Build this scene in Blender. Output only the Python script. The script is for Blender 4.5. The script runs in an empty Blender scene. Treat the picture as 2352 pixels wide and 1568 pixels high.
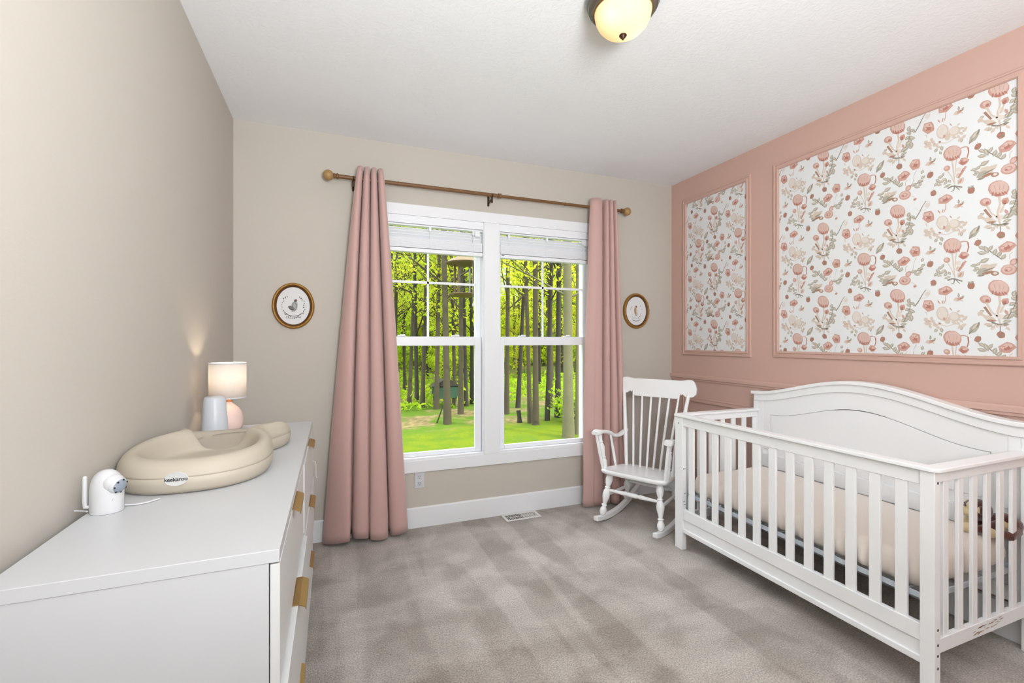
import bpy, bmesh, math, random
from mathutils import Vector, Matrix
R = math.radians; PI = math.pi
rnd = random.Random(7)
SC = bpy.context.scene; COL = SC.collection

# ------------------------------------------------------------ materials
def lin(c):
    return tuple((v/255/12.92 if v/255 <= .04045 else ((v/255+.055)/1.055)**2.4) for v in c)
MATS = {}
def pm(name, rgb, rough=.5, metal=0, bump=0, bscale=200, var=0, vscale=8, spec=.5, sub=0, sheen=0, coat=0):
    m = bpy.data.materials.new(name); m.use_nodes = True; MATS[name] = m
    nt = m.node_tree; N = nt.nodes; L = nt.links; b = N['Principled BSDF']
    c = lin(rgb) + (1,)
    b.inputs['Base Color'].default_value = c
    b.inputs['Roughness'].default_value = rough; b.inputs['Metallic'].default_value = metal
    b.inputs['Specular IOR Level'].default_value = spec
    if sheen: b.inputs['Sheen Weight'].default_value = sheen; b.inputs['Sheen Roughness'].default_value = .5
    if coat: b.inputs['Coat Weight'].default_value = coat
    tc = N.new('ShaderNodeTexCoord')
    n = N.new('ShaderNodeTexNoise'); n.inputs['Scale'].default_value = vscale; n.inputs['Detail'].default_value = 4
    L.new(tc.outputs['Object'], n.inputs['Vector'])
    v = max(var, .015)
    mx = N.new('ShaderNodeMix'); mx.data_type = 'RGBA'
    mx.inputs[6].default_value = tuple(min(1, x*(1-v)) for x in c[:3])+(1,); mx.inputs[7].default_value = tuple(min(1, x*(1+v)) for x in c[:3])+(1,)
    L.new(n.outputs['Fac'], mx.inputs[0]); L.new(mx.outputs[2], b.inputs['Base Color'])
    if bump:
        n2 = N.new('ShaderNodeTexNoise'); n2.inputs['Scale'].default_value = bscale; n2.inputs['Detail'].default_value = 3
        L.new(tc.outputs['Object'], n2.inputs['Vector'])
        bp = N.new('ShaderNodeBump'); bp.inputs['Strength'].default_value = bump; bp.inputs['Distance'].default_value = .004
        L.new(n2.outputs['Fac'], bp.inputs['Height']); L.new(bp.outputs['Normal'], b.inputs['Normal'])
    return m
def translucent(name, rgb, tr=.5, rgb2=None, var=0, vscale=3):
    m = bpy.data.materials.new(name); m.use_nodes = True; MATS[name] = m
    nt = m.node_tree; N = nt.nodes; L = nt.links; N.clear()
    o = N.new('ShaderNodeOutputMaterial'); d = N.new('ShaderNodeBsdfDiffuse'); t = N.new('ShaderNodeBsdfTranslucent'); x = N.new('ShaderNodeMixShader')
    x.inputs[0].default_value = tr
    c1 = lin(rgb)+(1,); c2 = lin(rgb2 or rgb)+(1,)
    tc = N.new('ShaderNodeTexCoord'); n = N.new('ShaderNodeTexNoise'); n.inputs['Scale'].default_value = vscale
    cr = N.new('ShaderNodeValToRGB'); cr.color_ramp.elements[0].position = .35; cr.color_ramp.elements[1].position = .65
    cr.color_ramp.elements[0].color = c1; cr.color_ramp.elements[1].color = c2
    L.new(tc.outputs['Object'], n.inputs['Vector']); L.new(n.outputs['Fac'], cr.inputs[0])
    L.new(cr.outputs[0], d.inputs[0]); L.new(cr.outputs[0], t.inputs[0])
    L.new(d.outputs[0], x.inputs[1]); L.new(t.outputs[0], x.inputs[2]); L.new(x.outputs[0], o.inputs[0])
    return m
def glassmat(name):
    m = bpy.data.materials.new(name); m.use_nodes = True; MATS[name] = m
    nt = m.node_tree; N = nt.nodes; L = nt.links; N.clear()
    o = N.new('ShaderNodeOutputMaterial'); t = N.new('ShaderNodeBsdfTransparent'); g = N.new('ShaderNodeBsdfGlossy'); x = N.new('ShaderNodeMixShader')
    g.inputs['Roughness'].default_value = .0; f = N.new('ShaderNodeFresnel'); f.inputs[0].default_value = 1.3
    t.inputs[0].default_value = (.97, .985, .975, 1)
    mu = N.new('ShaderNodeMath'); mu.operation = 'MULTIPLY'; mu.inputs[1].default_value = .5
    L.new(f.outputs[0], mu.inputs[0]); L.new(mu.outputs[0], x.inputs[0])
    L.new(t.outputs[0], x.inputs[1]); L.new(g.outputs[0], x.inputs[2]); L.new(x.outputs[0], o.inputs[0])
    return m

# ------------------------------------------------------------ mesh builder
class MB:
    def __init__(s): s.v = []; s.f = []; s.mi = []
    def add(s, vs, fs, mi=0):
        o = len(s.v); s.v += [tuple(p) for p in vs]; s.f += [tuple(i+o for i in f) for f in fs]; s.mi += [mi]*len(fs); return s
    def box(s, x0, x1, y0, y1, z0, z1, mi=0):
        return s.add([(x0,y0,z0),(x1,y0,z0),(x1,y1,z0),(x0,y1,z0),(x0,y0,z1),(x1,y0,z1),(x1,y1,z1),(x0,y1,z1)],
              [(0,3,2,1),(4,5,6,7),(0,1,5,4),(1,2,6,5),(2,3,7,6),(3,0,4,7)], mi)
    def loft(s, rings, cap=True, mi=0, closed=True):
        n = len(rings[0]); vs = [p for r in rings for p in r]; fs = []
        for k in range(len(rings)-1):
            for i in range(n if closed else n-1):
                j = (i+1) % n; fs.append((k*n+i, k*n+j, (k+1)*n+j, (k+1)*n+i))
        if cap: fs.append(tuple(range(n))[::-1]); fs.append(tuple((len(rings)-1)*n+i for i in range(n)))
        return s.add(vs, fs, mi)
    def tube(s, path, rad, n=10, mi=0, flat=1, cap=True, up=None):
        P = [Vector(p) for p in path]; rr = rad if isinstance(rad, (list, tuple)) else [rad]*len(P); rings = []
        prev = None
        for i, p in enumerate(P):
            t = (P[min(i+1, len(P)-1)]-P[max(i-1, 0)]).normalized()
            if up is not None: u = Vector(up)
            elif prev is not None: u = prev
            else: u = Vector((0,0,1)) if abs(t.z) < .9 else Vector((1,0,0))
            a = t.cross(u).normalized(); b = a.cross(t).normalized(); prev = b
            rings.append([p + a*rr[i]*math.cos(2*PI*k/n) + b*rr[i]*flat*math.sin(2*PI*k/n) for k in range(n)])
        return s.loft(rings, cap, mi)
    def lathe(s, prof, c=(0,0,0), n=32, mi=0, ax=None, cap=True):
        # prof: (radius, height) along axis ax from c
        A = Vector(ax).normalized() if ax else Vector((0,0,1)); u = Vector((1,0,0)) if abs(A.x) < .9 else Vector((0,1,0))
        a = A.cross(u).normalized(); b = A.cross(a).normalized(); C = Vector(c)
        return s.loft([[C + A*h + (a*math.cos(2*PI*k/n)+b*math.sin(2*PI*k/n))*max(r, 1e-5) for k in range(n)] for r, h in prof], cap, mi)
    def prism(s, poly, axis, a, b, mi=0):
        # poly in the two other axes (cyclic order), extruded from a to b along axis
        def P(p, q):
            return {'x': (q, p[0], p[1]), 'y': (p[0], q, p[1]), 'z': (p[0], p[1], q)}[axis]
        return s.loft([[P(p, a) for p in poly], [P(p, b) for p in poly]], True, mi)
    def strip(s, L, U, axis, a, b, mi=0):
        # solid band between two curves (same length)
        n = len(L)
        def P(p, q): return {'x': (q, p[0], p[1]), 'y': (p[0], q, p[1]), 'z': (p[0], p[1], q)}[axis]
        rings = [[P(L[i], a), P(U[i], a), P(U[i], b), P(L[i], b)] for i in range(n)]
        return s.loft(rings, True, mi)
    def ball(s, c, r, n=16, m=10, sc=(1,1,1), mi=0, rot=None):
        rings = []
        for k in range(m+1):
            th = PI*k/m; ring = []
            for i in range(n):
                p = Vector((max(math.sin(th), 1e-4)*math.cos(2*PI*i/n)*sc[0], max(math.sin(th), 1e-4)*math.sin(2*PI*i/n)*sc[1], -math.cos(th)*sc[2]))*r
                if rot: p = rot @ p
                ring.append(Vector(c)+p)
            rings.append(ring)
        return s.loft(rings, True, mi)
    def build(s, name, mats, parent=None, bevel=0, smooth=True, off=None, seg=2, kind=None, label=None, ang=40):
        if off: s.v = [(x-off[0], y-off[1], z-off[2]) for x, y, z in s.v]
        me = bpy.data.meshes.new(name); me.from_pydata(s.v, [], s.f)
        if not isinstance(mats, (list, tuple)): mats = [mats]
        for m in mats: me.materials.append(MATS[m] if isinstance(m, str) else m)
        if len(mats) > 1: me.polygons.foreach_set('material_index', s.mi)
        bm = bmesh.new(); bm.from_mesh(me); bmesh.ops.recalc_face_normals(bm, faces=bm.faces); bm.to_mesh(me); bm.free()
        if smooth:
            me.polygons.foreach_set('use_smooth', [True]*len(me.polygons)); me.set_sharp_from_angle(angle=R(ang))
        o = bpy.data.objects.new(name, me); COL.objects.link(o)
        if parent: o.parent = parent
        if bevel:
            b = o.modifiers.new('b', 'BEVEL'); b.width = bevel; b.segments = seg; b.limit_method = 'ANGLE'; b.angle_limit = R(40); b.harden_normals = True
        if kind: o['kind'] = kind
        if label: o['label'] = label
        return o
def tag(o, label, cat, group=None, kind=None):
    o['label'] = label; o['category'] = cat
    if group: o['group'] = group
    if kind: o['kind'] = kind
    return o
def thing(name, label, cat, loc=(0,0,0), rz=0, group=None, kind=None):
    o = bpy.data.objects.new(name, None); COL.objects.link(o); o.empty_display_size = .1
    o.location = loc; o.rotation_euler = (0, 0, rz)
    return tag(o, label, cat, group, kind)
def copy_tree(o, parent=None):
    c = o.copy(); COL.objects.link(c)
    if parent: c.parent = parent
    for ch in list(o.children): copy_tree(ch, c)
    return c
def box(name, mat, parent, x0, x1, y0, y1, z0, z1, bevel=.002, off=None, **k):
    return MB().box(x0, x1, y0, y1, z0, z1).build(name, mat, parent, bevel, off=off, **k)

# ------------------------------------------------------------ palette
pm('wall_paint', (199,192,182), .85, bump=.06, bscale=260, spec=.3)
pm('ceiling_paint', (244,245,247), .9, spec=.2)
pm('pink_paint', (206,171,158), .7, bump=.05, bscale=240, spec=.3)
pm('trim_white', (236,237,240), .35)
pm('vinyl_white', (238,240,244), .3)
pm('crib_white', (246,246,247), .35)
pm('chair_white', (246,246,247), .3)
pm('dresser_white', (196,197,199), .35)
pm('drawer_white', (212,212,212), .35)
pm('brass', (152,118,68), .4, .5, var=.08, vscale=30)
pm('pad_cream', (186,176,160), .5, spec=.35)
pm('plastic_white', (208,208,210), .3)
pm('plastic_grey_white', (202,206,212), .35)
pm('lens_grey', (150,160,175), .1, .3)
pm('black_plastic', (30,30,34), .4)
pm('mark_grey', (110,110,112), .6)
pm('ink_dark', (28,28,32), .6)
pm('badge_silver', (205,205,203), .3, .2)
pm('curtain_pink', (200,164,157), .55, bump=.05, bscale=900, sheen=.3, spec=.35)
pm('bamboo_brown', (118,82,46), .45, var=.18, vscale=25)
pm('finial_tan', (168,134,84), .45, var=.12, vscale=30)
pm('bracket_bronze', (70,46,30), .4, .5)
pm('gold_frame', (160,116,48), .38, .35, bump=.9, bscale=55, var=.35, vscale=60)
pm('gold_dark', (98,62,24), .5, .2, var=.2, vscale=60)
pm('print_paper', (226,226,226), .8)
pm('sketch_grey', (120,120,120), .8); pm('sketch_dark', (80,82,80), .8); pm('sketch_light', (176,176,174), .8); pm('sketch_tan', (196,150,100), .8); pm('sketch_brown', (120,70,50), .8)
pm('sheet_cream', (240,229,219), .85, bump=.12, bscale=300, sheen=.2, spec=.2)
pm('metal_bluegrey', (204,214,224), .4, .0)
pm('screw_dark', (70,72,74), .4, .6)
pm('worn_wood', (178,150,128), .7, var=.25, vscale=60)
pm('plush_brown', (84,40,24), .95, bump=.8, bscale=300, sheen=.6, var=.15, vscale=60)
pm('plush_cream', (232,208,164), .95, bump=.6, bscale=300, sheen=.5)
pm('plush_blue', (120,140,168), .95, bump=.6, bscale=300)
pm('vent_white', (232,230,226), .4); pm('vent_dark', (52,56,62), .8)
pm('pewter', (128,128,130), .35, .45, var=.1, vscale=12)
pm('pewter_dark', (112,102,94), .35, .5)
pm('lamp_pink', (228,200,190), .45, var=.06, vscale=20)
pm('copper', (200,140,96), .3, .8)
pm('paper_white', (230,231,232), .85, spec=.2)
WP = ['paper_white']
for i, c in enumerate([(217,188,178), (204,161,148), (184,128,115), (170,132,114), (178,174,160), (214,198,184), (150,141,130), (224,214,206)]):
    pm('print_%s' % 'pale_pink pink rose brown sage tan umber shell'.split()[i], c, .85, spec=.2, var=.06, vscale=60); WP.append('print_%s' % 'pale_pink pink rose brown sage tan umber shell'.split()[i])
pm('bark_grey', (62,54,34), .9, bump=1, bscale=20, var=.25, vscale=4)
pm('bark_pale', (94,90,62), .9, bump=1, bscale=20, var=.2, vscale=4)
pm('bark_dark', (44,38,26), .9, bump=1, bscale=20, var=.25, vscale=4)
pm('feeder_wood', (96,76,42), .7, var=.2, vscale=30)
pm('green_paint', (30,64,42), .6); pm('post_wood', (112,102,76), .8)
translucent('leaf_yellow', (190,194,46), .5, (212,206,66))
translucent('leaf_lime', (160,186,38), .5, (190,200,54))
translucent('leaf_green', (136,170,38), .5, (164,186,46))
glassmat('window_glass')
translucent('shade_linen', (248,242,236), .42, (250,244,238), vscale=200)
translucent('dome_glass', (255,238,206), .6, (255,230,194), vscale=6)

# ceiling texture
m = MATS['ceiling_paint']; N = m.node_tree.nodes; L = m.node_tree.links
tc = N.new('ShaderNodeTexCoord'); n1 = N.new('ShaderNodeTexNoise'); n1.inputs['Scale'].default_value = 28; n1.inputs['Detail'].default_value = 6; n1.inputs['Distortion'].default_value = 1.5
L.new(tc.outputs['Object'], n1.inputs['Vector']); rp = N.new('ShaderNodeValToRGB'); rp.color_ramp.elements[0].position = .42; rp.color_ramp.elements[1].position = .58
L.new(n1.outputs['Fac'], rp.inputs[0]); bp = N.new('ShaderNodeBump'); bp.inputs['Strength'].default_value = .16; bp.inputs['Distance'].default_value = .004
L.new(rp.outputs[0], bp.inputs['Height']); L.new(bp.outputs['Normal'], N['Principled BSDF'].inputs['Normal'])

# carpet: pile speckle + vacuum nap streaks
m = bpy.data.materials.new('carpet'); m.use_nodes = True; MATS['carpet'] = m
N = m.node_tree.nodes; L = m.node_tree.links; B = N['Principled BSDF']; B.inputs['Roughness'].default_value = .95; B.inputs['Specular IOR Level'].default_value = .1
B.inputs['Sheen Weight'].default_value = .3
tc = N.new('ShaderNodeTexCoord')
def noise(scale, detail=3, dist=0, map_scale=None, rot=0, loc=(0,0,0)):
    n = N.new('ShaderNodeTexNoise'); n.inputs['Scale'].default_value = scale; n.inputs['Detail'].default_value = detail; n.inputs['Distortion'].default_value = dist
    mp = N.new('ShaderNodeMapping'); mp.inputs['Scale'].default_value = map_scale or (1,1,1); mp.inputs['Rotation'].default_value = (0,0,rot); mp.inputs['Location'].default_value = loc
    L.new(tc.outputs['Object'], mp.inputs['Vector']); L.new(mp.outputs[0], n.inputs['Vector']); return n.outputs['Fac']
def ramp(fac, a, b, c0=(0,0,0,1), c1=(1,1,1,1)):
    r = N.new('ShaderNodeValToRGB'); r.color_ramp.elements[0].position = a; r.color_ramp.elements[1].position = b
    r.color_ramp.elements[0].color = c0; r.color_ramp.elements[1].color = c1; L.new(fac, r.inputs[0]); return r.outputs[0]
def mix(f, a, b, mode='MIX'):
    x = N.new('ShaderNodeMix'); x.data_type = 'RGBA'; x.blend_type = mode
    if hasattr(f, 'is_output'): L.new(f, x.inputs[0])
    else: x.inputs[0].default_value = f
    for q, i in ((a, 6), (b, 7)):
        if hasattr(q, 'is_output'): L.new(q, x.inputs[i])
        else: x.inputs[i].default_value = q
    return x.outputs[2]
s1 = ramp(noise(1.0, 3, .4, (4.6, .55, 1), R(12)), .465, .535)
s2 = ramp(noise(1.0, 2, .3, (.8, 2.6, 1), R(8), (3,1,0)), .49, .545)
s3 = ramp(noise(3.6, 7, .5), .43, .57)
nap = mix(.38, s1, s2); nap = mix(.42, nap, s3)
base = mix(nap, lin((152,142,133))+(1,), lin((196,188,180))+(1,))
sp = ramp(noise(150, 3), .36, .66, (.62,.62,.62,1), (1.24,1.24,1.24,1))
L.new(mix(.85, base, sp, 'MULTIPLY'), B.inputs['Base Color'])
bp = N.new('ShaderNodeBump'); bp.inputs['Strength'].default_value = .8; bp.inputs['Distance'].default_value = .006
L.new(noise(140, 3), bp.inputs['Height']); L.new(bp.outputs[0], B.inputs['Normal'])

# ------------------------------------------------------------ room shell
XL, XR, YB, YR, H = -.586, 2.85, 3.323, -1.35, 2.743
box('floor', 'carpet', None, XL, XR, YR, YB, -.1, 0, 0, kind='structure')
box('ceiling', 'ceiling_paint', None, XL-.15, XR+.15, YR-.15, YB+.15, H, H+.12, 0, kind='structure')
box('wall_left', 'wall_paint', None, XL-.15, XL, YR-.15, YB+.15, -.1, H, 0, kind='structure')
box('wall_right', 'pink_paint', None, XR, XR+.15, YR-.15, YB+.15, -.1, H, 0, kind='structure')
WX0, WX1, WX2, WX3, WZ0, WZ1 = .25, 1.066, 1.192, 2.008, .488, 2.243
w = MB().box(XL, WX0, YB, YB+.15, -.1, H).box(WX3, XR, YB, YB+.15, -.1, H).box(WX0, WX3, YB, YB+.15, -.1, WZ0).box(WX0, WX3, YB, YB+.15, WZ1, H).box(WX1, WX2, YB, YB+.15, WZ0, WZ1)
w.build('wall_back', 'wall_paint', smooth=False, kind='structure')
box('wall_rear', 'wall_paint', None, XL, XR, YR-.15, YR, -.1, H, 0, kind='structure')
MB().box(1.65, 2.45, YR, YR+.03, .005, 2.03).box(1.56, 1.65, YR, YR+.018, 0, 2.12).box(2.45, 2.54, YR, YR+.018, 0, 2.12).box(1.65, 2.45, YR, YR+.018, 2.03, 2.12).build('door_1', 'trim_white', None, .003, kind='structure')
BZ = .145
def baseprof(a, b): return [(a,0),(b,0),(b,BZ),(b-(b-a)*.55,BZ),(a,BZ-.008)]
MB().prism([(YB-.015,0),(YB,0),(YB,BZ),(YB-.007,BZ),(YB-.015,BZ-.008)], 'x', XL, XR).build('baseboard_back', 'trim_white', smooth=False, kind='structure')
MB().prism([(XL+.015,0),(XL,0),(XL,BZ),(XL+.007,BZ),(XL+.015,BZ-.008)], 'y', YR, YB-.015).build('baseboard_left', 'trim_white', smooth=False, kind='structure')
MB().prism([(XR-.015,0),(XR,0),(XR,BZ+.02),(XR-.007,BZ+.02),(XR-.015,BZ+.012)], 'y', YR, YB-.015).build('baseboard_right', 'trim_white', smooth=False, kind='structure')

# pink wall mouldings
def moulding(y0, y1, z0, z1, w_, name, parent=None, kind=None, mat='pink_paint'):
    # mitred picture-frame moulding with a stepped profile on the wall x = XR
    prof = [(0,0),(0,.010),(.10*w_,.014),(.28*w_,.015),(.34*w_,.010),(.62*w_,.010),(.70*w_,.017),(.90*w_,.017),(w_,.010),(w_,0)]
    rings = []
    for d, h in prof:
        rings.append([(XR-h, y0+d, z0+d), (XR-h, y1-d, z0+d), (XR-h, y1-d, z1-d), (XR-h, y0+d, z1-d)])
    b = MB(); b.loft(rings + [rings[0]], cap=False)
    return b.build(name, mat, parent, kind=kind, ang=25)
def rail(y0, y1, z0, z1, name):
    h = z1-z0
    MB().prism([(XR,z0),(XR-.010,z0),(XR-.012,z0+.25*h),(XR-.02,z0+.35*h),(XR-.022,z0+.8*h),(XR-.016,z1),(XR,z1)], 'y', y0, y1).build(name, 'pink_paint', kind='structure', ang=25)
rail(YR, YB, 1.008, 1.056, 'trim_4')
moulding(2.29, 3.171, .24, .872, .042, 'trim_1', kind='structure')
moulding(1.02, 2.12, .24, .872, .042, 'trim_2', kind='structure')

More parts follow.
